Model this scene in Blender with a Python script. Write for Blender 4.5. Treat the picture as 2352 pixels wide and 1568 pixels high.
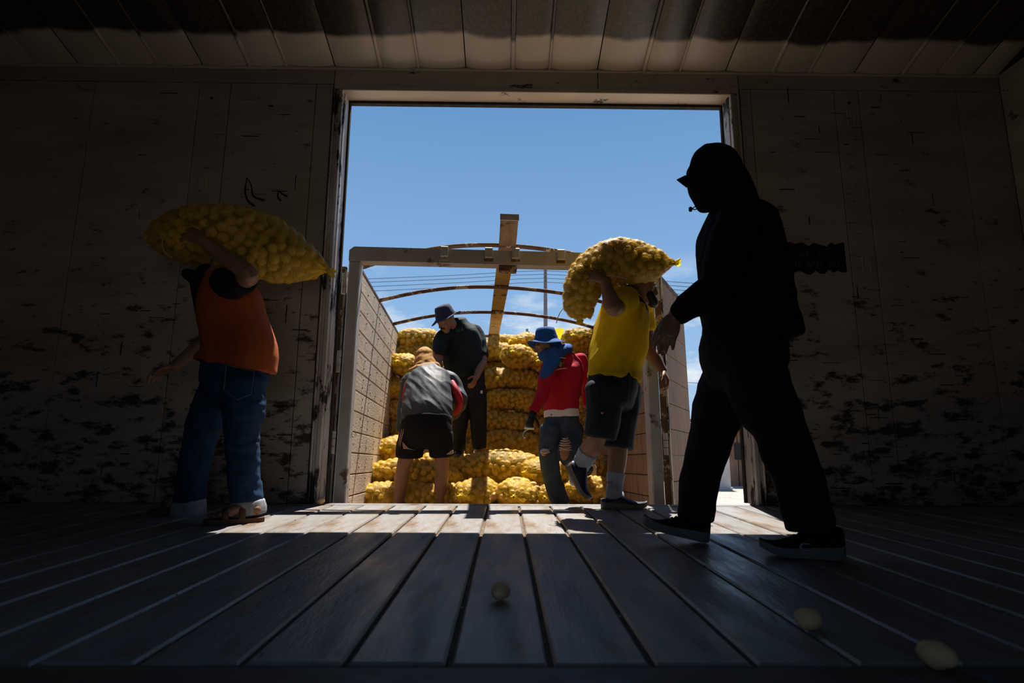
import bpy, bmesh, math, random
import numpy as np
from mathutils import Vector, Matrix, noise

scene = bpy.context.scene
for _o in list(bpy.data.objects):
    bpy.data.objects.remove(_o)
COL = scene.collection
V = Vector

# ------------------------------------------------------------------ camera
F, CX, CY = 1280.0, 1176.0, 784.0
CAM = V((0, 0, 0.44))
CAM_R = (Matrix.Rotation(math.radians(-0.63), 3, 'Z')
         @ Matrix.Rotation(math.pi / 2 + math.radians(9.8), 3, 'X')
         @ Matrix.Rotation(math.radians(0.3), 3, 'Z'))
cd = bpy.data.cameras.new('camera')
cam = bpy.data.objects.new('camera', cd)
COL.objects.link(cam)
cam.matrix_world = Matrix.Translation(CAM) @ CAM_R.to_4x4()
cd.sensor_width = 36.0
cd.lens = F / 2352.0 * 36.0
cd.clip_start = 0.02
cd.clip_end = 2000
cd.dof.use_dof = True
cd.dof.focus_distance = 4.3
cd.dof.aperture_fstop = 3.2
scene.camera = cam

# ------------------------------------------------------------------ sky, sun, exposure
SUN_DIR = V((-0.245, -1.30, -3.0)).normalized()     # direction the light travels
w = bpy.data.worlds.new('sky')
scene.world = w
w.use_nodes = True
nt = w.node_tree
nt.nodes.clear()
def wn(t, **k):
    n = nt.nodes.new(t)
    for a, b in k.items():
        setattr(n, a, b)
    return n
wo = wn('ShaderNodeOutputWorld')
wb = wn('ShaderNodeBackground')
tc = wn('ShaderNodeTexCoord')
sx = wn('ShaderNodeSeparateXYZ')
nt.links.new(tc.outputs['Generated'], sx.inputs[0])
ramp = wn('ShaderNodeValToRGB')
el = ramp.color_ramp.elements
el[0].position = 0.0; el[0].color = (0.46, 0.60, 0.75, 1)
el[1].position = 1.0; el[1].color = (0.035, 0.105, 0.31, 1)
for p_, c_ in ((0.10, (0.33, 0.52, 0.77, 1)), (0.26, (0.225, 0.415, 0.70, 1)), (0.52, (0.135, 0.295, 0.555, 1))):
    e = el.new(p_); e.color = c_
nt.links.new(sx.outputs['Z'], ramp.inputs[0])
mp = wn('ShaderNodeMapping')
mp.inputs['Scale'].default_value = (1.0, 1.0, 2.6)
mp.inputs['Location'].default_value = (5.2, 0.7, 2.5)
nt.links.new(tc.outputs['Generated'], mp.inputs[0])
nz = wn('ShaderNodeTexNoise')
nz.inputs['Scale'].default_value = 5.5
nz.inputs['Detail'].default_value = 9
nz.inputs['Roughness'].default_value = 0.58
nt.links.new(mp.outputs[0], nz.inputs['Vector'])
cr = wn('ShaderNodeMapRange')
cr.inputs[1].default_value = 0.51; cr.inputs[2].default_value = 0.65
nt.links.new(nz.outputs[0], cr.inputs[0])
er = wn('ShaderNodeMapRange')
er.inputs[1].default_value = 0.315; er.inputs[2].default_value = 0.20
nt.links.new(sx.outputs['Z'], er.inputs[0])
mu = wn('ShaderNodeMath', operation='MULTIPLY')
nt.links.new(cr.outputs[0], mu.inputs[0]); nt.links.new(er.outputs[0], mu.inputs[1])
mx = wn('ShaderNodeMix', data_type='RGBA')
mx.inputs['B'].default_value = (0.74, 0.80, 0.86, 1)
nt.links.new(mu.outputs[0], mx.inputs['Factor'])
nt.links.new(ramp.outputs[0], mx.inputs['A'])
nt.links.new(mx.outputs['Result'], wb.inputs['Color'])
wb.inputs['Strength'].default_value = 1.08
nt.links.new(wb.outputs[0], wo.inputs[0])

sl = bpy.data.lights.new('sun', 'SUN')
sl.energy = 11.0
sl.angle = math.radians(0.53)
sl.color = (1.0, 0.95, 0.87)
sun = bpy.data.objects.new('sun', sl)
COL.objects.link(sun)
sun.rotation_euler = SUN_DIR.to_track_quat('-Z', 'Y').to_euler()
sun.location = (1, 8, 12)

vs = scene.view_settings
vs.view_transform = 'Standard'
vs.look = 'None'
vs.gamma = 1.0
vs.use_curve_mapping = False
vs.exposure = 0.0

# ------------------------------------------------------------------ helpers
def at(px, py, Y):
    """point in the place seen at a pixel of the 2352x1568 frame, Y metres ahead of the camera"""
    d = CAM_R @ V(((px - CX) / F, (CY - py) / F, -1.0))
    return CAM + d * (Y / d.y)

def on_z(px, py, z=0.0):
    d = CAM_R @ V(((px - CX) / F, (CY - py) / F, -1.0))
    return CAM + d * ((z - CAM.z) / d.z)

def empty(name, loc, rot=None, label=None, cat=None, group=None, kind=None, parent=None):
    o = bpy.data.objects.new(name, None)
    o.empty_display_size = 0.1
    COL.objects.link(o)
    o.location = loc
    if rot:
        o.rotation_euler = rot
    if parent:
        o.parent = parent
    return tag(o, label, cat, group, kind)

def tag(o, label=None, cat=None, group=None, kind=None):
    if label: o['label'] = label
    if cat: o['category'] = cat
    if group: o['group'] = group
    if kind: o['kind'] = kind
    return o

def link(name, me, mat=None, parent=None, world=True):
    """link a mesh; world=True: its vertices are in world coordinates, else in the parent's"""
    o = bpy.data.objects.new(name, me)
    COL.objects.link(o)
    if mat is not None:
        me.materials.clear()
        me.materials.append(mat)
    if parent is not None:
        o.parent = parent
        if world:
            L = parent.location.copy() if parent.type == 'EMPTY' else V((0, 0, 0))
            o.matrix_parent_inverse = Matrix.Translation(-L)
    return o

def fast_mesh(name, verts, quads, smooth=False):
    verts = np.asarray(verts, dtype=np.float32).reshape(-1, 3)
    quads = np.asarray(quads, dtype=np.int32).reshape(-1, 4)
    me = bpy.data.meshes.new(name)
    me.vertices.add(len(verts))
    me.vertices.foreach_set('co', verts.ravel())
    me.loops.add(len(quads) * 4)
    me.loops.foreach_set('vertex_index', quads.ravel())
    me.polygons.add(len(quads))
    me.polygons.foreach_set('loop_start', np.arange(0, len(quads) * 4, 4, dtype=np.int32))
    me.polygons.foreach_set('loop_total', np.full(len(quads), 4, dtype=np.int32))
    if smooth:
        me.polygons.foreach_set('use_smooth', np.ones(len(quads), dtype=bool))
    me.update(calc_edges=True)
    return me

def spline(pts, rads, sub):
    """Catmull-Rom through points (and radius pairs)"""
    P = [V(p) for p in pts]
    Rr = [(r, r) if isinstance(r, (int, float)) else tuple(r) for r in rads]
    if len(P) == 2:
        sub = max(sub, 2)
    op, orr = [], []
    n = len(P)
    for i in range(n - 1):
        p0 = P[i - 1] if i else P[0] * 2 - P[1]
        p3 = P[i + 2] if i + 2 < n else P[-1] * 2 - P[-2]
        r0 = Rr[i - 1] if i else Rr[0]
        r3 = Rr[i + 2] if i + 2 < n else Rr[-1]
        for k in range(sub):
            t = k / sub
            def cr_(a, b, c, d):
                return 0.5 * ((2 * b) + (c - a) * t + (2 * a - 5 * b + 4 * c - d) * t * t + (3 * b - a - 3 * c + d) * t ** 3)
            op.append(cr_(p0, P[i], P[i + 1], p3))
            orr.append(tuple(max(0.0005, cr_(r0[j], Rr[i][j], Rr[i + 1][j], r3[j])) for j in (0, 1)))
    op.append(P[-1]); orr.append(Rr[-1])
    return op, orr

class MB:
    def __init__(s):
        s.v, s.f = [], []
    def add(s, vs, fs):
        b = len(s.v)
        s.v += [tuple(x) for x in vs]
        s.f += [tuple(i + b for i in f) for f in fs]
        return s
    def box(s, c, size, rot=None, taper=None):
        x, y, z = (d / 2 for d in size)
        vs = [V((a * x, b * y, d * z)) for d in (-1, 1) for b in (-1, 1) for a in (-1, 1)]
        if taper:
            vs = [V((v.x * (taper if v.z > 0 else 1), v.y * (taper if v.z > 0 else 1), v.z)) for v in vs]
        if rot is not None:
            vs = [rot @ v for v in vs]
        c = V(c)
        return s.add([v + c for v in vs], [(0, 2, 3, 1), (4, 5, 7, 6), (0, 1, 5, 4), (2, 6, 7, 3), (0, 4, 6, 2), (1, 3, 7, 5)])
    def span(s, a, b):
        a, b = V(a), V(b)
        return s.box((a + b) / 2, (abs(b.x - a.x), abs(b.y - a.y), abs(b.z - a.z)))
    def slab(s, a, b, ch, axis):
        """box with chamfered edges on the face that looks along +axis or -axis (axis in '+z','-y','+x','-x')"""
        a, b = V(a), V(b)
        lo = V((min(a.x, b.x), min(a.y, b.y), min(a.z, b.z))); hi = V((max(a.x, b.x), max(a.y, b.y), max(a.z, b.z)))
        k = 'xyz'.index(axis[1]); i, j = [(1, 2), (2, 0), (0, 1)][k]
        pos = axis[0] == '+'
        back, front = (lo[k], hi[k]) if pos else (hi[k], lo[k])
        mid = front - ch if pos else front + ch
        rings = [(back, 0), (mid, 0), (front, ch)]
        vs = []
        for d, ins in rings:
            for u, w_ in ((0, 0), (1, 0), (1, 1), (0, 1)):
                p = [0, 0, 0]
                p[k] = d
                p[i] = (hi[i] - ins) if u else (lo[i] + ins)
                p[j] = (hi[j] - ins) if w_ else (lo[j] + ins)
                vs.append(p)
        fs = []
        for r in (0, 4):
            for q in range(4):
                fs.append((r + q, r + (q + 1) % 4, r + 4 + (q + 1) % 4, r + 4 + q))
        fs += [(3, 2, 1, 0), (8, 9, 10, 11)]
        if not pos:
            fs = [tuple(reversed(f)) for f in fs]
        return s.add(vs, fs)
    def limb(s, pts, rads, side=None, n=14, sub=4, caps=(0.8, 0.8)):
        P, Rr = spline(pts, rads, sub)
        m = len(P)
        T = [(P[min(i + 1, m - 1)] - P[max(i - 1, 0)]).normalized() for i in range(m)]
        u = V(side) if side is not None else (V((0, 1, 0)) if abs(T[0].y) < 0.9 else V((1, 0, 0)))
        rings = []
        def ring(c, t, u, ra, rb):
            w_ = t.cross(u).normalized()
            return [c + u * (ra * math.cos(a)) + w_ * (rb * math.sin(a)) for a in (2 * math.pi * k / n for k in range(n))]
        us = []
        for i in range(m):
            if side is not None:
                u = V(side)
            u = (u - T[i] * u.dot(T[i]))
            u = u.normalized() if u.length > 1e-6 else T[i].orthogonal().normalized()
            us.append(u)
        if caps[0] > 0:
            e = caps[0] * min(Rr[0])
            for a in (75, 50, 25):
                k = math.cos(math.radians(a)); h = math.sin(math.radians(a))
                rings.append(ring(P[0] - T[0] * (e * h), T[0], us[0], Rr[0][0] * k, Rr[0][1] * k))
        for i in range(m):
            rings.append(ring(P[i], T[i], us[i], *Rr[i]))
        if caps[1] > 0:
            e = caps[1] * min(Rr[-1])
            for a in (25, 50, 75):
                k = math.cos(math.radians(a)); h = math.sin(math.radians(a))
                rings.append(ring(P[-1] + T[-1] * (e * h), T[-1], us[-1], Rr[-1][0] * k, Rr[-1][1] * k))
        vs = [v for r in rings for v in r]
        fs = []
        for i in range(len(rings) - 1):
            for k in range(n):
                a, b = i * n + k, i * n + (k + 1) % n
                fs.append((a, b, b + n, a + n))
        c0, c1 = len(vs), len(vs) + 1
        vs += [sum(rings[0], V()) / n, sum(rings[-1], V()) / n]
        L = (len(rings) - 1) * n
        for k in range(n):
            fs.append((c0, (k + 1) % n, k))
            fs.append((c1, L + k, L + (k + 1) % n))
        return s.add(vs, fs)
    def tube(s, pts, r, n=6, sub=3):
        rr = r if isinstance(r, (list, tuple)) else [r] * len(pts)
        return s.limb(pts, rr, n=n, sub=sub, caps=(0, 0))
    def ell(s, c, ax, n=14, m=9):
        c = V(c); ax = [V(a) for a in ax]
        vs = [c + ax[2]]
        for i in range(1, m):
            th = math.pi * i / m
            for k in range(n):
                a = 2 * math.pi * k / n
                vs.append(c + ax[0] * (math.sin(th) * math.cos(a)) + ax[1] * (math.sin(th) * math.sin(a)) + ax[2] * math.cos(th))
        vs.append(c - ax[2])
        fs = [(0, 1 + k, 1 + (k + 1) % n) for k in range(n)]
        for i in range(m - 2):
            for k in range(n):
                a, b = 1 + i * n + k, 1 + i * n + (k + 1) % n
                fs.append((a, a + n, b + n, b))
        z = len(vs) - 1
        fs += [(z, z - n + (k + 1) % n, z - n + k) for k in range(n)]
        return s.add(vs, fs)
    def rev(s, prof, M=None, n=20, wav=None):
        """revolve (r,z) profile; wav(angle, r, z)->(r,z)"""
        vs, fs = [], []
        for i, (r, z) in enumerate(prof):
            for k in range(n):
                a = 2 * math.pi * k / n
                rr, zz = wav(a, r, z, i) if wav else (r, z)
                p = V((rr * math.cos(a), rr * math.sin(a), zz))
                vs.append(M @ p if M is not None else p)
        for i in range(len(prof) - 1):
            for k in range(n):
                a, b = i * n + k, i * n + (k + 1) % n
                fs.append((a, b, b + n, a + n))
        return s.add(vs, fs)
    def grid(s, rows, close=False):
        vs = [p for r in rows for p in r]
        n = len(rows[0]); fs = []
        for i in range(len(rows) - 1):
            for k in range(n if close else n - 1):
                a, b = i * n + k, i * n + (k + 1) % n
                fs.append((a, b, b + n, a + n))
        return s.add(vs, fs)
    def mesh(s, name, smooth=False):
        me = bpy.data.meshes.new(name)
        me.from_pydata([tuple(v) for v in s.v], [], s.f)
        if smooth:
            me.polygons.foreach_set('use_smooth', np.ones(len(me.polygons), dtype=bool))
        me.update()
        return me
    def build(s, name, mat, parent=None, smooth=False, world=True):
        return link(name, s.mesh(name, smooth), mat, parent, world)

def fuse(mb, voxel=0.008, smooth=5, decim=None):
    """one continuous surface out of overlapping closed pieces"""
    me = mb.mesh('tmp')
    o = bpy.data.objects.new('tmp', me)
    COL.objects.link(o)
    m = o.modifiers.new('r', 'REMESH'); m.mode = 'VOXEL'; m.voxel_size = voxel
    if smooth:
        k = o.modifiers.new('s', 'SMOOTH'); k.factor = 0.5; k.iterations = smooth
    if decim:
        k = o.modifiers.new('d', 'DECIMATE'); k.ratio = decim
    dg = bpy.context.evaluated_depsgraph_get()
    out = bpy.data.meshes.new_from_object(o.evaluated_get(dg))
    bpy.data.objects.remove(o)
    bpy.data.meshes.remove(me)
    out.polygons.foreach_set('use_smooth', np.ones(len(out.polygons), dtype=bool))
    return out

def wrinkle(me, amp, freq, seed=0, power=1.0, where=None, rot=None):
    """cloth folds: ridged noise pushed along the normals"""
    n = len(me.vertices)
    co = np.empty(n * 3, np.float32); me.vertices.foreach_get('co', co); co = co.reshape(-1, 3)
    no = np.empty(n * 3, np.float32); me.vertex_normals.foreach_get('vector', no); no = no.reshape(-1, 3)
    fx, fy, fz = freq
    cr = co @ np.array(rot.transposed()) if rot is not None else co
    d = np.empty(n, np.float32)
    sd = seed * 7.31
    nn = noise.noise
    for i in range(n):
        x, y, z = cr[i]
        a = nn((x * fx + sd, y * fy, z * fz))
        b = nn((x * fx * 2.3, y * fy * 2.3 + sd, z * fz * 2.1))
        v = (1 - abs(a) * 2.2) * 0.75 + b * 0.5
        d[i] = v * (where(x, y, z) if where else 1.0)
    co += no * (d * amp)[:, None]
    me.vertices.foreach_set('co', co.ravel())
    me.update()
    return me

# ------------------------------------------------------------------ materials
MATS = {}
def mat(name, c1, c2=None, rough=0.8, spec=0.3, scale=6.0, stretch=(1, 1, 1), lo=0.35, hi=0.65, detail=6,
        bump=0.0, bscale=40.0, bstretch=(1, 1, 1), metal=0.0, c3=None, c3scale=3.0, c3lo=0.55, c3hi=0.65, c3stretch=(1, 1, 1),
        trans=None, rvar=0.0, objvar=0.0, bdist=0.004, c3z=None):
    m = bpy.data.materials.new(name)
    m.use_nodes = True
    n = m.node_tree.nodes; l = m.node_tree.links
    b = n['Principled BSDF']
    b.inputs['Roughness'].default_value = rough
    b.inputs['Specular IOR Level'].default_value = spec
    b.inputs['Metallic'].default_value = metal
    t = n.new('ShaderNodeTexCoord')
    def nz_(sc, st, det, rg=0.6):
        mp_ = n.new('ShaderNodeMapping'); mp_.inputs['Scale'].default_value = st
        l.new(t.outputs['Object'], mp_.inputs[0])
        z = n.new('ShaderNodeTexNoise'); z.inputs['Scale'].default_value = sc; z.inputs['Detail'].default_value = det
        z.inputs['Roughness'].default_value = rg
        l.new(mp_.outputs[0], z.inputs['Vector'])
        return z.outputs[0]
    def rng(src, a, b_):
        r = n.new('ShaderNodeMapRange'); r.inputs[1].default_value = a; r.inputs[2].default_value = b_
        l.new(src, r.inputs[0]); return r.outputs[0]
    def mix(f, A, B):
        x = n.new('ShaderNodeMix'); x.data_type = 'RGBA'
        l.new(f, x.inputs['Factor'])
        for s_, q in (('A', A), ('B', B)):
            if isinstance(q, tuple): x.inputs[s_].default_value = (*q, 1)
            else: l.new(q, x.inputs[s_])
        return x.outputs['Result']
    col = None
    if c2 is not None:
        f1 = rng(nz_(scale, stretch, detail), lo, hi)
        col = mix(f1, tuple(c1), tuple(c2))
        if rvar:
            r = n.new('ShaderNodeMapRange'); r.inputs[3].default_value = rough; r.inputs[4].default_value = min(1, rough + rvar)
            l.new(f1, r.inputs[0]); l.new(r.outputs[0], b.inputs['Roughness'])
    if c3 is not None:
        src3 = nz_(c3scale, c3stretch, 9, 0.7)
        if c3z:      # heavier wear low down, where loads knock against the wall
            sp = n.new('ShaderNodeSeparateXYZ'); l.new(t.outputs['Object'], sp.inputs[0])
            zr = n.new('ShaderNodeMapRange'); zr.inputs[1].default_value = c3z[0]; zr.inputs[2].default_value = c3z[1]
            zr.inputs[3].default_value = c3z[2]; zr.inputs[4].default_value = 0.0
            l.new(sp.outputs['Z'], zr.inputs[0])
            ad = n.new('ShaderNodeMath'); ad.operation = 'ADD'; l.new(src3, ad.inputs[0]); l.new(zr.outputs[0], ad.inputs[1]); src3 = ad.outputs[0]
        col = mix(rng(src3, c3lo, c3hi), col if col is not None else tuple(c1), tuple(c3))
    if objvar:
        oi = n.new('ShaderNodeObjectInfo')
        h = n.new('ShaderNodeHueSaturation')
        r = n.new('ShaderNodeMapRange'); r.inputs[3].default_value = 1 - objvar; r.inputs[4].default_value = 1 + objvar
        l.new(oi.outputs['Random'], r.inputs[0]); l.new(r.outputs[0], h.inputs['Value'])
        if col is None: h.inputs['Color'].default_value = (*c1, 1)
        else: l.new(col, h.inputs['Color'])
        col = h.outputs[0]
    if col is None: b.inputs['Base Color'].default_value = (*c1, 1)
    else: l.new(col, b.inputs['Base Color'])
    if bump:
        bp = n.new('ShaderNodeBump'); bp.inputs['Strength'].default_value = bump; bp.inputs['Distance'].default_value = bdist
        l.new(nz_(bscale, bstretch, 5), bp.inputs['Height']); l.new(bp.outputs[0], b.inputs['Normal'])
    if trans:
        tr = n.new('ShaderNodeBsdfTranslucent'); tr.inputs['Color'].default_value = (*trans[1], 1)
        ms = n.new('ShaderNodeMixShader'); ms.inputs[0].default_value = trans[0]
        l.new(b.outputs[0], ms.inputs[1]); l.new(tr.outputs[0], ms.inputs[2])
        l.new(ms.outputs[0], n['Material Output'].inputs['Surface'])
    MATS[name] = m
    return m
# ================================================================== THE ROOM (a goods wagon)
XL, XR = -3.95, 3.80            # inner faces of the end walls
YF, YO = 3.86, 3.99             # inner and outer face of the door wall
YB = -0.55                      # wall behind the camera
DL, DR, DT = -1.25, 1.70, 3.03  # doorway
EAVE = 3.215

m_wall = mat('scuffed_grey_paint', (0.45, 0.40, 0.345), (0.30, 0.262, 0.22), rough=0.62, scale=2.2, stretch=(0.5, 1, 2.2), lo=0.3, hi=0.7,
             c3=(0.05, 0.04, 0.032), c3scale=6.5, c3stretch=(0.75, 1, 1.7), c3lo=0.60, c3hi=0.675, c3z=(.1, 2.0, .125), bump=0.35, bscale=26, bstretch=(0.35, 1, 3), objvar=0.07)
m_wall_bad = mat('peeling_blackened_paint', (0.46, 0.41, 0.355), (0.26, 0.215, 0.17), rough=0.6, scale=3.2, stretch=(0.6, 1, 1.6), lo=0.3, hi=0.7,
                 c3=(0.018, 0.014, 0.012), c3scale=3.6, c3stretch=(1.0, 1, 1.7), c3lo=0.485, c3hi=0.525, bump=0.5, bscale=30, bstretch=(0.5, 1, 2), objvar=0.05)
m_jamb = mat('chipped_white_steel', (0.60, 0.58, 0.58), (0.40, 0.35, 0.31), rough=0.5, spec=0.5, scale=4, stretch=(1, 1, 0.5), lo=0.35, hi=0.6,
             c3=(0.022, 0.016, 0.013), c3scale=7, c3stretch=(1.2, 1.2, 0.45), c3lo=0.53, c3hi=0.57, bump=0.4, bscale=30)
m_lintel = mat('cream_painted_steel', (0.56, 0.48, 0.39), (0.42, 0.35, 0.28), rough=0.5, spec=0.5, scale=3, stretch=(0.5, 1, 2), lo=0.3, hi=0.7,
               c3=(0.035, 0.025, 0.018), c3scale=5, c3stretch=(0.7, 1, 2.5), c3lo=0.62, c3hi=0.66, bump=0.2, bscale=25)
m_ceiling = mat('glossy_cream_roof_paint', (0.56, 0.48, 0.40), (0.46, 0.39, 0.32), rough=0.34, spec=0.6, scale=2.5, lo=0.3, hi=0.75,
                c3=(0.05, 0.04, 0.03), c3scale=7, c3lo=0.70, c3hi=0.74, bump=0.08, bscale=4, objvar=0.06)
def dark_band(m):
    # darker speckled tone away from the door wall, wavy edge varying by sheet
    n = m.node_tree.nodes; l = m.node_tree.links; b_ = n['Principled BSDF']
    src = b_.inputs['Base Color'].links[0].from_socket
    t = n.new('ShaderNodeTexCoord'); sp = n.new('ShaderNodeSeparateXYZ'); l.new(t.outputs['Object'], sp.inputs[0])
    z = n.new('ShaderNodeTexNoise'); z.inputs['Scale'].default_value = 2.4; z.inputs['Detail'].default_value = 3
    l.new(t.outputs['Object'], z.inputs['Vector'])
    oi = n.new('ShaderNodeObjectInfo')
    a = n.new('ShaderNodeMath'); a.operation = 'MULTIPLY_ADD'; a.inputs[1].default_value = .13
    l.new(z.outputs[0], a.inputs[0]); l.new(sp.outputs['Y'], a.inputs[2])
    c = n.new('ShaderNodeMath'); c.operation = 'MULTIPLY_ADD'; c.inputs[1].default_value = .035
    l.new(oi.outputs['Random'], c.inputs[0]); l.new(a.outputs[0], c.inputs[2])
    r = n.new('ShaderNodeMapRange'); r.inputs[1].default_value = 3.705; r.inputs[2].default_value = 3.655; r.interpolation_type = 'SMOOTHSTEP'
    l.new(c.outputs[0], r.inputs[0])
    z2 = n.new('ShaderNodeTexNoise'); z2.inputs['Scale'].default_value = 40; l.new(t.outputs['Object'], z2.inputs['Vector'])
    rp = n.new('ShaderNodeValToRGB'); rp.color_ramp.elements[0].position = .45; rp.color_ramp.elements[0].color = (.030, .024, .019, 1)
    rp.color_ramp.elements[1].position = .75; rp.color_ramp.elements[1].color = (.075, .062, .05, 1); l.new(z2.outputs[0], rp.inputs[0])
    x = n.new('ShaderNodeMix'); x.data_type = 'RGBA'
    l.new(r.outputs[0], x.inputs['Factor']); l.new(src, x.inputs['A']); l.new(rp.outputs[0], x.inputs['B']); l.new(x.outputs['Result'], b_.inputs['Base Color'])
dark_band(m_ceiling)
m_seam = mat('dark_seam', (0.02, 0.017, 0.014), (0.05, 0.04, 0.03), rough=0.95, scale=20)
m_floor = mat('worn_blue_grey_planks', (0.245, 0.212, 0.172), (0.165, 0.172, 0.19), rough=0.27, spec=0.6, scale=2.4, stretch=(2.5, 0.45, 1), lo=0.35, hi=0.65,
              c3=(0.16, 0.095, 0.055), c3scale=4.5, c3stretch=(1.6, 0.5, 1), c3lo=0.50, c3hi=0.66, bump=0.6, bscale=36, bstretch=(2.2, 0.5, 1), rvar=0.36, objvar=0.12, bdist=0.004)
m_dirt = mat('packed_dirt', (0.10, 0.07, 0.045), (0.20, 0.14, 0.09), rough=0.95, scale=60, bump=1.0, bscale=160)
m_sill = mat('rusty_brown_sill', (0.13, 0.085, 0.06), (0.07, 0.05, 0.045), rough=0.6, scale=3, stretch=(0.6, 2, 1), c3=(0.10, 0.12, 0.17), c3scale=5, bump=0.4, bscale=30)
m_black = mat('black_marker_paint', (0.012, 0.010, 0.010), rough=0.7)
m_dark = mat('dark_back_wall', (0.05, 0.045, 0.04), (0.03, 0.028, 0.025), rough=0.9, scale=2)

# ---- floor: bed of packed dirt, then every plank
mb = MB(); mb.span((XL, 0.60, -0.10), (XR, 3.895, -0.014))
floor = mb.build('floor', m_dirt); tag(floor, kind='structure')
pw, gap = 0.2035, 0.013
mb = MB(); mb.slab((-pw / 2 + gap / 2, 1.195, -0.05), (pw / 2 - gap / 2, 3.79, 0.0), 0.006, '+z')
plank_me = mb.mesh('plank'); plank_me.materials.append(m_floor)
rnd = random.Random(4)
x0 = -0.11 + pw / 2
i0 = int((XL - x0) / pw); i1 = int((XR - x0) / pw)
for i in range(i0, i1 + 1):
    o = link('plank', plank_me, None, floor)
    o.location = (x0 + i * pw, 0, rnd.uniform(-0.002, 0.002))
mb = MB(); mb.slab((XL, 3.803, -0.05), (XR, 3.893, 0.001), 0.006, '+z')
mb.build('threshold_board', m_floor, floor)
mb = MB(); mb.slab((XL, 0.62, -0.06), (XR, 1.188, -0.001), 0.01, '+z')
mb.build('sill_board', m_sill, floor)
mb = MB(); mb.span((XL, YB, -0.10), (XR, 0.60, -0.03))
mb.build('floor_rear', m_dark, floor)
# grit in the joints and on the boards: nobody could count it
rg = random.Random(11); mb = MB()
def chip(c, r):
    vs = [c + V((rg.uniform(-1, 1), rg.uniform(-1, 1), rg.uniform(-.4, .8))) * r for _ in range(4)]
    mb.add(vs, [(0, 1, 2), (0, 2, 3), (0, 3, 1), (1, 3, 2)])
for i in range(-12, 13):
    gx = -0.11 + i * pw
    for k in range(85):
        chip(V((gx + rg.uniform(-.006, .006), rg.uniform(1.3, 3.78), -0.008 + rg.uniform(0, .006))), rg.uniform(.002, .0055))
for k in range(420):
    gx = -0.11 + rg.randint(-9, 9) * pw + rg.gauss(0, .04)
    chip(V((gx, rg.uniform(2.0, 3.85), 0.002)), rg.uniform(.0015, .004))
grit = mb.build('grit', mat('grit', (0.42, 0.33, 0.2), (0.12, 0.08, 0.05), rough=0.9, scale=30, lo=.4, hi=.6))
tag(grit, 'fine gravel and soil caught in the plank joints', 'grit', kind='stuff')

# ---- door wall: body with the doorway, then boards, sheets and posts
mb = MB()
mb.span((XL - .1, YF + .012, -0.3), (DL - .005, YO, EAVE + .3))
mb.span((DR + .005, YF + .012, -0.3), (XR + .1, YO, EAVE + .3))
mb.span((DL - .005, YF + .012, DT + .005), (DR + .005, YO, EAVE + .3))
wall_front = mb.build('wall_front', m_seam); tag(wall_front, kind='structure')
HZ = 3.085
def sheet(name, x0, x1, z0, z1, m, t=0.012, ch=0.003, g=0.0025):
    b = MB(); b.slab((x0 + g, YF + .012, z0 + g), (x1 - g, YF + .012 - t, z1 - g), ch, '-y')
    return b.build(name, m, wall_front)
sheet('header_board', XL, -1.32, HZ, EAVE, m_wall); sheet('header_board', 1.77, XR, HZ, EAVE, m_wall)
sheet('header_board', -1.32, 0.69, 3.045, EAVE, m_lintel, t=0.014); sheet('header_board', 0.69, 1.77, 3.045, EAVE, m_lintel, t=0.014)
for xa, xb, m in ((XL, -3.12, m_wall), (-3.12, -2.335, m_wall), (-2.335, -2.10, m_wall), (-2.10, -1.455, m_wall), (-1.455, -1.325, m_wall),
                  (1.775, 1.86, m_wall), (1.86, 2.50, m_wall), (2.50, 2.69, m_wall), (2.69, 3.45, m_wall), (3.45, XR, m_wall)):
    sheet('wall_sheet', xa, xb, 0.0, HZ, m)
# pressed tie slots down the joint strips
def tie_slot(x, z):
    b = MB()
    b.slab((x - .032, YF, z - .07), (x - .022, YF - .006, z + .07), .002, '-y'); b.slab((x + .022, YF, z - .07), (x + .032, YF - .006, z + .07), .002, '-y')
    b.slab((x - .032, YF, z + .06), (x + .032, YF - .006, z + .07), .002, '-y'); b.slab((x - .022, YF + .001, z - .07), (x + .022, YF - .002, z + .06), .001, '-y')
    b.build('tie_slot', m_wall, wall_front)
for px, py in ((484, 255), (464, 425), (1955, 270), (1973, 440), (1990, 605)):
    p = at(px, py, YF); tie_slot(p.x, p.z)
for px, py in ((487, 226), (1950, 237)):
    b = MB(); p = at(px, py, YF); b.limb([p + V((0, .002, 0)), p - V((0, .006, 0))], [.012, .009], n=10, sub=1)
    b.build('bolt_head', m_black, wall_front)
# painted black strokes like musical notes
b = MB()
for st in ([(567, 408), (563, 440), (570, 462), (585, 473)], [(567, 408), (577, 425), (580, 447), (590, 455), (607, 460)],
           [(640, 437), (638, 452), (645, 461)], [(640, 439), (650, 446), (660, 451)]):
    b.tube([at(x, y, YF - .001) for x, y in st], [.004 + .006 * (k / (len(st) - 1)) for k in range(len(st))], n=5)
b.build('painted_mark', m_black, wall_front)
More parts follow.
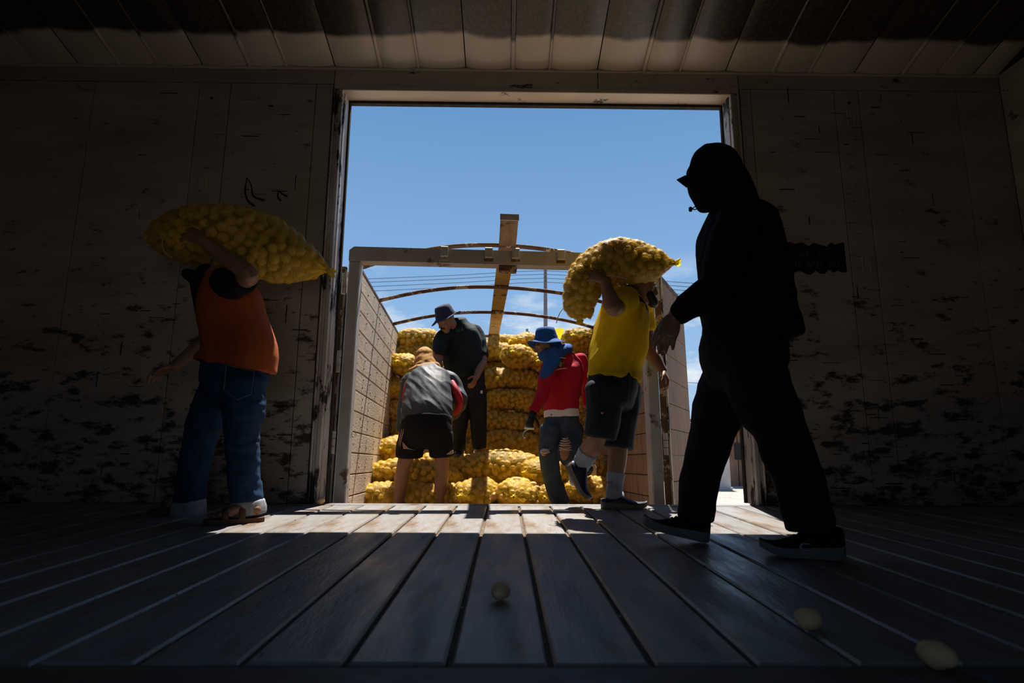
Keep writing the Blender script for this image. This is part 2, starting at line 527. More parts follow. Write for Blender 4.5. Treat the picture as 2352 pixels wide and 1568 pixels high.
# torn black sticker on the right
p0, p1 = at(1795, 560, YF), at(1945, 626, YF)
b = MB(); rr = random.Random(3); rows = []
for z in (p1.z, p0.z):
    rows.append([V((p0.x + (p1.x - p0.x) * k / 14, YF - .003, z + rr.uniform(-.02, .02))) for k in range(15)])
b.grid(rows)
st = b.build('torn_sticker', m_black, wall_front)
b = MB()
for r, z in ((0, .62), (1, .30)):
    x = p0.x + .07
    while x < p1.x - .05:
        wd = rr.uniform(.008, .02)
        zc = p1.z + (p0.z - p1.z) * z
        if rr.random() < .85:
            b.box((x, YF - .0045, zc), (wd * .35, .001, .026))
            b.box((x + wd * .5, YF - .0045, zc + rr.choice((-.012, 0, .012))), (wd, .001, .005))
        x += wd + rr.uniform(.006, .016)
b.box(((p0.x + p1.x) / 2, YF - .0045, p1.z + (p0.z - p1.z) * .82), ((p1.x - p0.x) * .9, .001, .004))
b.build('worn_print', mat('worn_print_grey', (0.10, 0.10, 0.095), rough=.8), wall_front)
# scratches and gouges through the paint, each with its own run
b = MB(); rs = random.Random(21)
for k in range(150):
    left = rs.random() < .5
    x = rs.uniform(-2.9, -1.5) if left else rs.uniform(1.9, 3.2)
    z = rs.uniform(.05, 1.5) if rs.random() < .6 else rs.uniform(1.5, 3.0)
    ln = rs.uniform(.015, .14); th = rs.uniform(.002, .009)
    if rs.random() < .2:
        b.slab((x, YF, z), (x + th, YF - .0012, z + ln), .0005, '-y')
    else:
        b.slab((x, YF, z), (x + ln, YF - .0012, z + th), .0005, '-y')
sc = b.build('paint_gouges', m_black, wall_front); tag(sc, kind='stuff')

# door posts and lintel lip
def jamb(name, x, s):
    """x: edge of the opening, s: +1 when the wall lies on the +x side"""
    t = empty(name, (x, YF, 0), kind='structure')
    def pc(n_, a, c, m=m_jamb):
        b = MB()
        b.slab((x + s * a[0], a[1], 0.0), (x + s * c[0], c[1], DT + .01), .004, '-y'); b.build(n_, m, t)
    pc('post_face', (0.000, YF + .03), (0.030, YF - .006))
    pc('post_web', (0.030, YF + .02), (0.052, YF + .004))
    pc('post_bead', (0.052, YF + .02), (0.066, YF - .010))
    pc('post_strip', (0.066, YF + .02), (0.078, YF + .002), m_seam)
    pc('post_reveal', (-0.008, YO + .02), (0.020, YF + .032))
    pc('door_rail', (-0.022, YO + .035), (0.03, YO + .004), m_seam)
    return t
jamb('trim_1', DL, -1); jamb('trim_2', DR, 1)
t3 = empty('trim_3', ((DL + DR) / 2, YF, DT), kind='structure')
b = MB(); b.slab((DL, YF + .03, DT), (DR, YF - .008, DT + .035), .004, '-y'); b.build('lintel_lip', m_lintel, t3)
b = MB(); b.span((DL, YF + .03, DT + .001), (DR, YO, DT + .03)); b.build('lintel_soffit', m_lintel, t3)
b = MB(); b.span((DL, YO, DT - .02), (DR, YO + .04, DT + .05)); b.build('door_track', m_seam, t3)

# ---- other walls, dark and mostly out of sight
for name, a, c in (('wall_left', (XL - .1, YB, -.1), (XL, YF + .01, EAVE + .6)), ('wall_right', (XR, YB, -.1), (XR + .1, YF + .01, EAVE + .6)),
                   ('wall_rear', (XL - .1, YB - .1, -.1), (XR + .1, YB, EAVE + .6))):
    b = MB()
    if name == 'wall_rear':      # the wagon's opposite door stands open behind the camera
        b.span(a, (-.95, c[1], c[2])); b.span((.4, a[1], a[2]), c); b.span((-.95, a[1], 1.35), (.4, c[1], c[2]))
    else:
        b.span(a, c)
    o = b.build(name, m_dark); tag(o, kind='structure')
    if name != 'wall_rear':
        s = 1 if name == 'wall_left' else -1
        for k in range(3):
            y0 = YB + k * 1.468
            b = MB(); b.slab((c[0] if s > 0 else a[0], y0 + .003, 0), ((c[0] if s > 0 else a[0]) + s * .012, y0 + 1.465, EAVE), .003, '+x' if s > 0 else '-x')
            b.build('wall_sheet', m_wall, o)

# ---- roof: curved sheets and the ribs between them
YC = 1.13; HWD = YF - YC
SL = math.radians(17); RR = HWD / math.sin(SL); ZC = EAVE - RR * math.cos(SL)
def roof_z(y): return ZC + math.sqrt(max(0, RR * RR - (y - YC) ** 2))
b = MB(); rows = []
for k in range(25):
    y = YF + .05 + (YB - .05 - YF - .05) * k / 24
    rows.append([V((XL - .1, y, roof_z(y) + .03)), V((XR + .1, y, roof_z(y) + .03))])
b.grid(rows)
rows2 = [[p + V((0, 0, .05)) for p in r] for r in rows]; b.grid([list(reversed(r)) for r in rows2])
ceiling = b.build('ceiling', m_seam); tag(ceiling, kind='structure')
seams = [-3.95, -3.60, -3.27, -2.952, -2.656, -2.327, -1.965, -1.684, -1.32, -0.971, -0.682, -0.322, 0.038, 0.319, 0.688, 1.044, 1.32, 1.674, 2.036, 2.317, 2.673, 3.047, 3.319, 3.6, 3.80]
rc = random.Random(8)
ys = [YF - .003 - (YF - YB) * (k / 18) ** 1.5 for k in range(19)]
for i in range(len(seams) - 1):
    a, c = seams[i] + .004, seams[i + 1] - .004
    b = MB(); rows = []
    ph = rc.uniform(0, 6); am = rc.uniform(.004, .009)
    for y in ys:
        r = []
        for q in range(7):
            f = q / 6
            sag = -am * math.sin(math.pi * f) * (0.7 + .5 * math.sin(y * 3.1 + ph)) + .012 * (abs(2 * f - 1) ** 6)
            r.append(V((a + (c - a) * f, y, roof_z(y) + sag)))
        rows.append(r)
    b.grid(rows)
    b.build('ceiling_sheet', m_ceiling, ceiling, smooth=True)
for i in range(1, len(seams) - 1):
    if i % 3 == 2: continue
    b = MB(); b.limb([V((seams[i], y, roof_z(y) + .004)) for y in ys[::2]], [(.010 if i % 3 else .017, .013)] * len(ys[::2]), side=(1, 0, 0), n=8, sub=1)
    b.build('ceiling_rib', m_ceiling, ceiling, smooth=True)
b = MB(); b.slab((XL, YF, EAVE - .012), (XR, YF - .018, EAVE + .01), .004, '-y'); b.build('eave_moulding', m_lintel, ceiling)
# ================================================================== THE TRUCK BACKED UP TO THE DOOR
TR_LOC = V((-0.02, 4.15, -0.15))
TR_ROT = (math.radians(-2.5), 0, math.radians(3.2))
truck = empty('truck', TR_LOC, TR_ROT, 'open cargo truck with tan board sides and bare roof bows outside the doorway', 'truck')
TRM = Matrix.Translation(TR_LOC) @ Matrix.Rotation(TR_ROT[2], 4, 'Z') @ Matrix.Rotation(TR_ROT[0], 4, 'X')
TRI = TRM.inverted()
W, LT, HT = 1.19, 3.75, 1.93
m_board = mat('sun_bleached_boards', (0.66, 0.55, 0.42), (0.48, 0.39, 0.295), rough=0.85, scale=3.0, stretch=(1, 0.6, 2), lo=0.3, hi=0.7,
              c3=(0.17, 0.12, 0.08), c3scale=6, c3stretch=(1, 0.8, 2.5), c3lo=0.60, c3hi=0.70, bump=0.6, bscale=30, bstretch=(1, .6, 2), objvar=0.08)
m_board_r = mat('reddish_brown_boards', (0.36, 0.235, 0.16), (0.26, 0.165, 0.11), rough=0.8, scale=4.0, stretch=(3, 3, 0.5), lo=0.3, hi=0.7,
                c3=(0.11, 0.065, 0.04), c3scale=5, c3stretch=(2.5, 2.5, .6), c3lo=0.58, c3hi=0.68, bump=0.5, bscale=30, bstretch=(3, 3, .5), objvar=0.06)
m_steel = mat('dirty_white_steel', (0.50, 0.475, 0.45), (0.36, 0.33, 0.30), rough=0.55, spec=0.4, scale=3, lo=.3, hi=.7,
              c3=(0.12, 0.065, 0.035), c3scale=5, c3lo=0.60, c3hi=0.66, bump=.2, bscale=25)
m_rust = mat('rusty_steel', (0.17, 0.085, 0.045), (0.09, 0.05, 0.03), rough=0.8, scale=8, c3=(0.45, 0.36, 0.26), c3scale=9, c3lo=0.54, c3hi=0.58, bump=.4, bscale=40)
m_ochre = mat('ochre_painted_plank', (0.46, 0.30, 0.07), (0.32, 0.20, 0.06), rough=0.7, scale=6, c3=(0.07, 0.05, 0.03), c3scale=8, c3lo=0.56, c3hi=0.63, bump=.3, bscale=30)
m_hinge = mat('pale_hinge_steel', (0.56, 0.52, 0.46), (0.42, 0.36, 0.30), rough=.5, scale=10)

b = MB(); b.span((-W, 0.0, -.12), (W, LT + .1, 0)); b.build('truck_bed', m_board_r, truck, world=False)
b = MB(); b.slab((-W - .02, .05, -.20), (W + .02, -.03, -.02), .01, '-y'); b.build('rear_sill', m_steel, truck, world=False)
b = MB(); b.slab((-W - .16, .0, -.16), (-W - .06, -.04, .10), .01, '-y')
b.build('tail_light', mat('red_lens', (0.65, 0.02, 0.02), rough=.25, spec=.6), truck, world=False)
# a stub under the bed so the truck stands on the ground
for s in (-1, 1):
    for yy in (1.2, 2.4):
        b = MB(); b.limb([V((s * (W - .32), yy, -.62)), V((s * (W - .02), yy, -.62))], [.46, .46], n=28, sub=1, caps=(0.02, 0.02))
        b.build('wheel', mat('tyre_rubber', (0.02, .02, .02), rough=.85) if 'tyre_rubber' not in MATS else MATS['tyre_rubber'], truck, smooth=False, world=False)
b = MB(); b.span((-.45, .2, -.55), (.45, LT + 1.5, -.12)); b.build('chassis', m_rust, truck, world=False)

BH = 0.1655
bolts = MB(); rb = random.Random(5)
for s, m in ((-1, m_board), (1, m_board_r)):
    wall = MB(); wall.span((s * W, .06, 0), (s * (W - .018), LT, HT))
    wo_ = wall.build('side_wall', m_rust, truck, world=False)
    n = int(round(HT / BH))
    for k in range(n):
        for y0, y1 in ((.085, 2.2), (2.2, LT)):
            z0, z1 = k * HT / n, (k + 1) * HT / n
            q = MB(); q.slab((s * (W - .016), y0 + .002, z0 + .0025), (s * (W - .048), y1 - .002, z1 - .0025), .006, '+x' if s < 0 else '-x')
            q.build('board', m, wo_, world=False)
        if s < 0:
            for j in range(11):
                for dz in (.3, .72):
                    if rb.random() < .2: continue
                    c = V((-(W - .049), .22 + j * .31 + rb.uniform(-.03, .03), z0 + dz * BH))
                    bolts.limb([c - V((.006, 0, 0)), c + V((.006, 0, 0))], [.0085, .006], n=6, sub=1, caps=(0, 0))
    q = MB(); q.span((s * (W + .01), .05, HT), (s * (W - .05), LT, HT + .022)); q.span((s * (W + .01), .05, HT - .06), (s * (W + .002), LT, HT))
    q.build('top_rail', m_rust if s < 0 else m_board_r, truck, world=False)
    q = MB(); q.slab((s * (W + .005), .09, -.02), (s * (W - .082), -.02, HT + .0), .008, '-y'); q.build('corner_post', m_steel, truck, world=False)
bo = bolts.build('wall_bolts', m_rust, truck, world=False); tag(bo, kind='stuff')
# a chain hanging by the left wall
ch = MB()
for k in range(16):
    c = V((-(W - .085), 1.95, 1.02 - k * .042)); a = k % 2
    pts = [c + V((0 if a else .014 * math.cos(t), .014 * math.cos(t) if a else 0, .026 * math.sin(t))) for t in (2 * math.pi * i / 8 for i in range(9))]
    ch.tube(pts, .005, n=4, sub=1)
ch.build('chain', m_rust, truck, world=False)
# front board of the bed
hb = MB(); hb.span((-W, LT + .03, 0), (W, LT + .06, HT - .5)); hbo = hb.build('head_board', m_rust, truck, world=False)
for k in range(8):
    q = MB(); q.slab((-W + .05, LT + .03, k * .178 + .003), (W - .05, LT - .0, k * .178 + .175), .005, '-y'); q.build('board', m_board_r, hbo, world=False)
# rear cross beam with its lugs
q = MB()
z0, z1 = HT + .0, HT + .115
prof = [(-W - .005, z0), (-W - .005, z1 - .03), (-W + .03, z1), (W - .03, z1), (W + .005, z1 - .03), (W + .005, z0)]
q.add([V((x, y, z)) for y in (-.03, .07) for x, z in prof],
      [(5, 4, 3, 2, 1, 0), (6, 7, 8, 9, 10, 11)] + [(k, (k + 1) % 6, (k + 1) % 6 + 6, k + 6) for k in range(6)])
beam = q.build('rear_beam', m_steel, truck, world=False)
for px in (1020, 1123, 1186, 1292):
    x = (TRI @ at(px, 590, 4.14)).x
    q = MB(); q.slab((x - .03, -.028, z0 + .045), (x + .03, -.055, z1 + .015), .006, '-y'); q.build('lug', m_hinge, beam, world=False)
    q = MB(); q.slab((x - .035, -.028, z0 + .02), (x + .035, -.036, z0 + .045), .004, '-y'); q.build('lug_weld', m_rust, beam, world=False)
q = MB(); q.span((-.035, -.02, z0 - .045), (.105, .06, z0)); q.build('strap_plate', m_rust, beam, world=False)
# roof bows
for yb, ap in ((.16, 2.165), (1.08, 2.10), (2.02, 2.10), (3.25, 2.10)):
    q = MB(); pts = []
    for k in range(13):
        x = -1 + 2 * k / 12
        pts.append(V((x * (W - .03), yb + .01 * math.sin(5 * x), 1.935 + (ap - 1.935) * (1 - abs(x) ** 2.1))))
    q.tube(pts, .0195, n=8, sub=2)
    q.build('roof_bow', m_rust, truck, smooth=True, world=False)
q = MB(); rows = []
for y, z in ((-.115, 2.275), (-.10, 2.262), (.05, 2.185), (.16, 2.152), (.6, 2.135), (1.08, 2.12), (2.02, 2.12), (2.7, 2.12), (3.3, 2.12), (3.5, 2.115)):
    rows.append([V((.04 + dx, y, z + dz)) for dx, dz in ((-.07, 0), (.07, 0), (.07, .028), (-.07, .028))])
q.grid(rows[:5], close=True); q.add(rows[0], [(0, 1, 2, 3)]); q.add(rows[4], [(3, 2, 1, 0)])
q.build('ridge_plank_end', mat('weathered_tan_wood', (0.33, 0.215, 0.12), (0.20, 0.125, 0.07), rough=.85, scale=5, stretch=(2, .6, 1), c3=(.05, .035, .025), c3scale=7, c3lo=.58, c3hi=.66), truck, world=False)
q = MB(); q.grid(rows[4:], close=True); q.add(rows[4], [(0, 1, 2, 3)]); q.add(rows[-1], [(3, 2, 1, 0)])
q.build('ridge_plank', m_ochre, truck, world=False)
q = MB(); q.box((.04, -.122, 2.285), (.148, .012, .05)); q.build('ridge_plank_cap', m_steel, truck, world=False)

# the two rear doors, folded open
def truck_door(org, ang, ln, s, bm):
    R = Matrix.Rotation(ang, 3, 'Z')
    e = empty('rear_door', org, (0, 0, ang), parent=truck)
    q = MB(); q.span((0, .0, 0.02), (.05, .05, HT - .03)); q.span((ln - .04, 0, .02), (ln, .05, HT - .03)); q.span((.05, .005, HT - .09), (ln - .04, .045, HT - .03)); q.span((.05, .005, .02), (ln - .04, .045, .08))
    q.build('door_frame', m_rust, e, world=False)
    n = 9
    for k in range(n):
        za, zb = .08 + (HT - .17) * k / n, .08 + (HT - .17) * (k + 1) / n
        q = MB(); q.slab((.05, .035, za + .002), (ln - .04, -.006, zb - .002), .004, '-y'); q.build('board', bm, e, world=False)
    q = MB(); q.slab((.0, .0, .02), (.035, -.012, HT - .03), .004, '-y'); q.build('door_edge_strip', m_jamb if s < 0 else mat('peeling_yellow_strip', (0.62, 0.52, 0.30), (0.45, .38, .24), rough=.6, scale=6, c3=(.03, .02, .015), c3scale=6, c3stretch=(1, 1, .5), c3lo=.5, c3hi=.53), e, world=False)
truck_door(V((-W - .04, .03, 0)), math.radians(91), 1.1, -1, m_board)
truck_door(V((W + .055, -.02, 0)), math.radians(57.5), 0.86, 1, m_board_r)
for s in (-1, 1):
    for zc in (1.74, 1.14, .55, .03):
        q = MB()
        for dz in (-.055, .0, .055):
            q.limb([V((s * (W + .028), -.03, zc + dz - .024)), V((s * (W + .028), -.03, zc + dz + .024))], [.017, .017], n=10, sub=1, caps=(.1, .1))
        q.build('hinge', m_hinge, truck, smooth=False, world=False)

# ================================================================== OUTSIDE
m_ground = mat('dusty_gravel', (0.42, 0.37, 0.33), (0.30, 0.26, 0.23), rough=.95, scale=1.2, c3=(.18, .15, .13), c3scale=9, c3lo=.58, c3hi=.66, bump=.8, bscale=8, bdist=.05)
b = MB(); GZ = -1.25
b.grid([[V((x, y, GZ + (0 if -4 < y < 6 else .12 * noise.noise((x * .3, y * .3, 0))))) for x in np.linspace(-60, 60, 50)] for y in np.linspace(-60, 90, 76)])
ground = b.build('ground', m_ground, smooth=True); tag(ground, kind='structure')
b = MB(); b.span((XL - .1, YB - .1, GZ), (XR + .1, YO - .02, -.12)); b.build('wagon_underframe', m_seam, floor)

m_wood = mat('weathered_brown_planks', (0.20, 0.12, 0.08), (0.12, 0.075, 0.05), rough=.9, scale=4, stretch=(3, 3, .5), objvar=.15)
m_concrete = mat('pale_concrete', (0.50, 0.47, 0.44), (0.40, 0.37, 0.34), rough=.9, scale=3)
m_sheet = mat('grey_sheet_metal', (0.40, 0.38, 0.38), (0.30, 0.28, 0.28), rough=.6, scale=2, bump=.2)
m_rtile = mat('rust_red_roof_edge', (0.34, 0.13, 0.06), (0.22, 0.09, 0.05), rough=.8, scale=3)
# shed far to the right
def gp(px, Y): return at(px, 1000, Y).x
SY = 20.5
sx0, sx1 = gp(1672, SY), gp(1850, SY)
shed = empty('wooden_shed', ((sx0 + sx1) / 2, SY, GZ), None, 'low brown plank shed with a rusty roof edge seen past the right door post', 'shed')
n = 9
for k in range(n):
    a = sx0 + (sx1 - sx0) * k / n; c = sx0 + (sx1 - sx0) * (k + 1) / n
    q = MB(); q.slab((a + .012, SY + .05, GZ - .1), (c - .012, SY - .03 * (k % 2), GZ + 2.0), .01, '-y'); q.build('plank', m_wood, shed)
q = MB(); q.span((sx0, SY + .06, GZ - .1), (sx1, SY + 3, GZ + 2.05)); q.build('shed_body', m_wood, shed)
q = MB(); q.span((sx0 - .2, SY - .35, GZ + 2.0), (sx1 + .3, SY + 3.2, GZ + 2.12)); q.build('roof_edge', m_rtile, shed)
q = MB(); q.span((sx0 - .2, SY - .25, GZ + 2.12), (sx1 + .3, SY + 3.2, GZ + 2.55)); q.build('roof_sheet', m_sheet, shed)
q = MB(); q.span((sx0 + .2, SY - .06, GZ + .95), (sx0 + .75, SY - .01, GZ + 1.55)); q.build('window', m_black, shed)
q = MB(); q.slab((sx0 + .9, SY, GZ), (sx0 + 1.0, SY - .12, GZ + 2), .01, '-y'); q.build('door_post', m_wood, shed)
q = MB(); a, c = gp(1632, 19), gp(1672, 19)
q.span((a, 19, GZ - .1), (c, 19.4, GZ + 1.75)); q.span((a - .04, 18.96, GZ + 1.75), (c + .04, 19.44, GZ + 1.83)); q.span((a - .05, 18.95, GZ - .1), (c + .05, 19.45, GZ + .1))
tag(q.build('gate_pillar', m_concrete), 'pale concrete gate pillar standing in front of the brown plank shed', 'pillar')
fy = 24.0
fa, fb = gp(1505, fy), gp(1700, fy)
fence = empty('sheet_fence', ((fa + fb) / 2, fy, GZ), None, 'grey sheet metal fence with rusty capping seen beyond the right truck door', 'fence')
for k in range(5):
    a, c = fa + (fb - fa) * k / 5, fa + (fb - fa) * (k + 1) / 5
    for j in range(4):
        q = MB(); q.slab((a + .01, fy + .03, GZ - .1 + j * .62), (c - .01, fy - .02 * (j % 2), GZ + .51 + j * .62), .01, '-y'); q.build('panel', m_sheet, fence)
q = MB(); q.span((fa, fy - .05, GZ + 2.4), (fb, fy + .06, GZ + 2.52)); q.build('capping', m_rtile, fence)
ly = 30.0
la, lb = gp(700, ly), gp(800, ly)
q = MB(); q.span((la, ly, GZ - .1), (lb, ly + 3, GZ + 1.9)); q.span((la - .2, ly - .2, GZ + 1.9), (lb + .1, ly + 3.2, GZ + 2.05)); q.span((la + .5, ly - .03, GZ + .8), (la + 1.2, ly, GZ + 1.5))
tag(q.build('low_shed', m_concrete), 'low pale building glimpsed between the left door post and the truck', 'building')
# utility poles and wires
m_pole = mat('grey_pole', (0.20, 0.17, 0.17), (0.15, 0.13, 0.13), rough=.8, scale=2)
PY = 30.0
px_ = at(1252, 700, PY).x; ptop = at(1252, 590, PY).z
pole = empty('utility_pole', (px_, PY, GZ), None, 'tall grey utility pole carrying four wires behind the truck', 'pole')
q = MB(); q.limb([V((px_, PY, GZ - .2)), V((px_ + .03, PY, ptop))], [.15, .095], n=10, sub=1, caps=(0, .2)); q.build('shaft', m_pole, pole, smooth=True)
for k, yy in enumerate((624, 632, 641, 650)):
    z = at(1252, yy, PY).z
    q = MB(); q.box((px_, PY - .12, z), (.12, .16, .05)); q.build('insulator', m_pole, pole)
p2x = at(1210.5, 770, 55).x; p2t = at(1210, 755, 55).z
pole2 = empty('utility_pole', (p2x, 55, GZ), None, 'small distant pole with a step bracket left of the blue sun hat', 'pole')
q = MB(); q.limb([V((p2x, 55, GZ - .2)), V((p2x, 55, p2t))], [.14, .12], n=8, sub=1, caps=(0, .1)); q.build('shaft', m_pole, pole2)
q = MB(); q.span((p2x + .18, 54.9, p2t - 1.6), (p2x + .24, 55, p2t - .3))
for k in range(4): q.span((p2x + .1, 54.9, p2t - 1.5 + k * .38), (p2x + .24, 55, p2t - 1.44 + k * .38))
q.build('bracket', m_pole, pole2)
m_wire = mat('wire', (0.10, 0.11, 0.13), rough=.7)
names = ('topmost', 'second', 'third', 'lowest')
for k in range(4):
    A = at(700, (641, 649, 659, 670)[k], 26); B = V((px_, PY - .2, at(1252, (624, 632, 641, 650)[k], PY).z)); C_ = at(1620, (648, 657, 666, 675)[k], 26)
    q = MB()
    A0 = A + (A - B) * .6; C0 = C_ + (C_ - B) * .6
    pts = [A0.lerp(B, t) - V((0, 0, .10 * math.sin(math.pi * t))) for t in (0, .25, .5, .75, 1)] + [B.lerp(C0, t) - V((0, 0, .10 * math.sin(math.pi * t))) for t in (.25, .5, .75, 1)]
    q.tube(pts, .017, n=5, sub=3)
    tag(q.build('power_line', m_wire), '%s of the four wires strung across the sky behind the truck' % names[k].replace('topmost', 'topmost'), 'wire', 'wires on the utility pole')
q = MB(); q.tube([V((p2x, 55, p2t - .9)), at(1165, 812, 50)], .03, n=5, sub=2)
tag(q.build('stay_wire', m_wire), 'thin stay wire slanting down from the small distant pole', 'wire')
q = MB(); _e = at(1700, 886, 33); _p = V((px_, PY - .1, at(1252, 857, PY).z)); q.tube([_p, _p.lerp(_e, .5), _e, _e + (_e - _p) * .6], .018, n=5, sub=2)
tag(q.build('low_wire', m_wire), 'single low wire in the sky right of the open truck door', 'wire')
# ================================================================== POTATOES AND NET SACKS
m_net = mat('yellow_net', (0.82, 0.58, 0.025), (0.70, 0.48, 0.02), rough=.5, spec=.4, scale=8, trans=(0.35, (0.85, 0.58, 0.02)))
m_tail = mat('yellow_net_hem', (0.72, 0.50, 0.03), (0.60, 0.40, 0.02), rough=.6, scale=20, trans=(0.4, (0.85, 0.68, 0.03)))
m_pot = mat('potato_skin', (0.66, 0.43, 0.16), (0.53, 0.32, 0.11), rough=.65, scale=18, c3=(.30, .17, .08), c3scale=30, c3lo=.64, c3hi=.72, bump=.3, bscale=50, objvar=.12)
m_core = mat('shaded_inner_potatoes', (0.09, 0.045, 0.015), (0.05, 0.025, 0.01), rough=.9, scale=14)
m_string = mat('pale_string', (0.62, 0.56, 0.50), rough=.8)

def potato_mesh(seed, sub=2):
    bm = bmesh.new(); bmesh.ops.create_icosphere(bm, subdivisions=sub, radius=1)
    for v in bm.verts:
        p = v.co.copy(); k = 1 + .13 * noise.noise(p * 1.1 + V((seed * 3.7, 0, 0))) + .04 * noise.noise(p * 3 + V((0, seed, 0)))
        v.co = V((p.x * 1.22, p.y * .98, p.z * .90)) * k
    me = bpy.data.meshes.new('potato'); bm.to_mesh(me); bm.free()
    me.polygons.foreach_set('use_smooth', np.ones(len(me.polygons), dtype=bool)); me.materials.append(m_pot)
    return me
POT = [potato_mesh(k) for k in range(6)]
POT_HI = [potato_mesh(k + 20, 4) for k in range(4)]
m_potl = mat('dusty_loose_potato', (0.70, 0.46, 0.28), (0.56, 0.35, 0.20), rough=.7, scale=14, c3=(.34, .2, .11), c3scale=26, c3lo=.66, c3hi=.74, bump=.3, bscale=50)
for _m in POT_HI: _m.materials.clear(); _m.materials.append(m_potl)
POT_LO = []
for k in range(4):
    me = potato_mesh(k + 40, 2)
    v = np.empty(len(me.vertices) * 3, np.float32); me.vertices.foreach_get('co', v)
    f = np.empty(len(me.polygons) * 3, np.int32); me.polygons.foreach_get('vertices', f)
    POT_LO.append((v.reshape(-1, 3), f.reshape(-1, 3)))

def sack_geo(axis, rads, side, seed, pr=.03, pitch=.009, wid=.0035, spacing=1.62, pucker=.0, flat=0.0, sag=.45):
    """surface of a filled net sack round a bent axis: potatoes just under it, net stretched over them"""
    P, Rr = spline(axis, rads, 10)
    m = len(P)
    P = np.array([tuple(p) for p in P]); Rr = np.array(Rr)
    T = np.gradient(P, axis=0); T /= np.linalg.norm(T, axis=1)[:, None]
    sd = np.array(side, float)
    U = sd[None] - T * (T @ sd)[:, None]; U /= np.linalg.norm(U, axis=1)[:, None]
    Wv = np.cross(T, U)
    arc = np.concatenate([[0], np.cumsum(np.linalg.norm(np.diff(P, axis=0), axis=1))]); Ltot = arc[-1]
    rng_ = np.random.RandomState(seed)
    def ev(s, ph):
        def ip(a): return np.stack([np.interp(s, arc, a[:, j]) for j in range(a.shape[1])], -1)
        p, r, u, w_ = ip(P), ip(Rr), ip(U), ip(Wv)
        c, sn = np.cos(ph)[..., None], np.sin(ph)[..., None]
        k = 1.0
        if pucker:
            k = (1 + pucker * np.sin(ph * 9 + seed) * np.exp(-np.minimum(s, Ltot - s) / .05))[..., None]
        lump = (1 + .05 * np.sin(s * 9 / Ltot + 2 * ph + seed) + .03 * np.sin(3 * ph + seed * 2 + s * 15 / Ltot))[..., None]
        d = (u * c * r[..., :1] + w_ * sn * r[..., 1:]) * k * lump
        return p + d, d, r
    def normal(s, ph):
        e1, e2 = Ltot * .01, .03
        a = ev(np.clip(s + e1, 0, Ltot), ph)[0] - ev(np.clip(s - e1, 0, Ltot), ph)[0]
        b_ = ev(s, ph + e2)[0] - ev(s, ph - e2)[0]
        n_ = np.cross(b_, a); n_ /= np.maximum(np.linalg.norm(n_, axis=-1), 1e-9)[..., None]
        d = ev(s, ph)[1]
        sg = np.sign((n_ * d).sum(-1)); sg[sg == 0] = 1
        return n_ * sg[..., None]
    # potatoes by dart throwing
    cs = rng_.uniform(0, Ltot, 7000); cp = rng_.uniform(0, 2 * np.pi, 7000)
    q, d, r = ev(cs, cp); nn = normal(cs, cp)
    okr = r.min(-1) > pr * 0.75
    keep, pts = [], np.zeros((0, 3))
    cen = q - nn * pr * .88
    szs = rng_.uniform(.82, 1.15, 7000)
    for i in np.nonzero(okr)[0]:
        if len(pts) and (((pts - cen[i]) ** 2).sum(1) < (spacing * pr * (.5 + .5 * szs[i])) ** 2).any():
            continue
        keep.append(i); pts = np.vstack([pts, cen[i]])
        if len(keep) > 900: break
    pots = []
    for i in keep:
        nvec = V(nn[i]); tv = V(rng_.normal(size=3)); tv = (tv - nvec * tv.dot(nvec)).normalized()
        Mx = Matrix((tv, nvec.cross(tv), nvec)).transposed()
        pots.append((V(cen[i]), Mx, pr * szs[i]))
    # net grid
    nt_ = max(12, int(Ltot / pitch)); npn = max(16, int(2 * np.pi * Rr.max() * .95 / pitch))
    S_, PH = np.meshgrid(np.linspace(0, Ltot, nt_), np.linspace(0, 2 * np.pi, npn, endpoint=False), indexing='ij')
    s_, ph_ = S_.ravel(), PH.ravel()
    g, d, r = ev(s_, ph_); n_ = normal(s_, ph_)
    off = np.full(len(g), -sag * pr)
    for c0 in range(0, len(g), 6000):
        gg, n2 = g[c0:c0 + 6000], n_[c0:c0 + 6000]
        dv = gg[:, None, :] - pts[None]
        h = (dv * n2[:, None, :]).sum(-1); l2 = (dv ** 2).sum(-1) - h * h
        rad = np.array([szs[i] for i in keep])[None] * pr * 1.06
        z = np.where((l2 < rad ** 2) & (np.abs(h) < 3 * pr), np.sqrt(np.maximum(rad ** 2 - l2, 0)) - h, -1)
        off[c0:c0 + 6000] = np.maximum(off[c0:c0 + 6000], z.max(1))
    off = off.reshape(nt_, npn)
    raw = off.copy()
    for _ in range(2):
        off = (off + .5 * (np.roll(off, 1, 1) + np.roll(off, -1, 1)) + .5 * (np.vstack([off[:1], off[:-1]]) + np.vstack([off[1:], off[-1:]]))) / 3
        off = np.maximum(off, raw)
    off = np.where(r.reshape(nt_, npn, 2).min(-1) < pr * .7, 0, off)
    G = (g + n_ * (off.ravel()[:, None] + .0012)).reshape(nt_, npn, 3); N = n_.reshape(nt_, npn, 3)
    def ribbons(A, B, NA):
        t = B - A; w_ = np.cross(t, NA); w_ /= np.maximum(np.linalg.norm(w_, axis=-1), 1e-9)[..., None]
        w_ = w_ * wid / 2
        return np.stack([A - w_, B - w_, B + w_, A + w_], -2).reshape(-1, 3)
    G2 = np.roll(G, -1, 1)
    vs = np.concatenate([ribbons(G[:-1], G[1:], N[:-1]), ribbons(G, G2, N)])
    net = fast_mesh('net', vs, np.arange(len(vs)).reshape(-1, 4), smooth=False)
    # potatoes further in, the shade between them put into the core's colour
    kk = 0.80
    core = MB(); rows = []
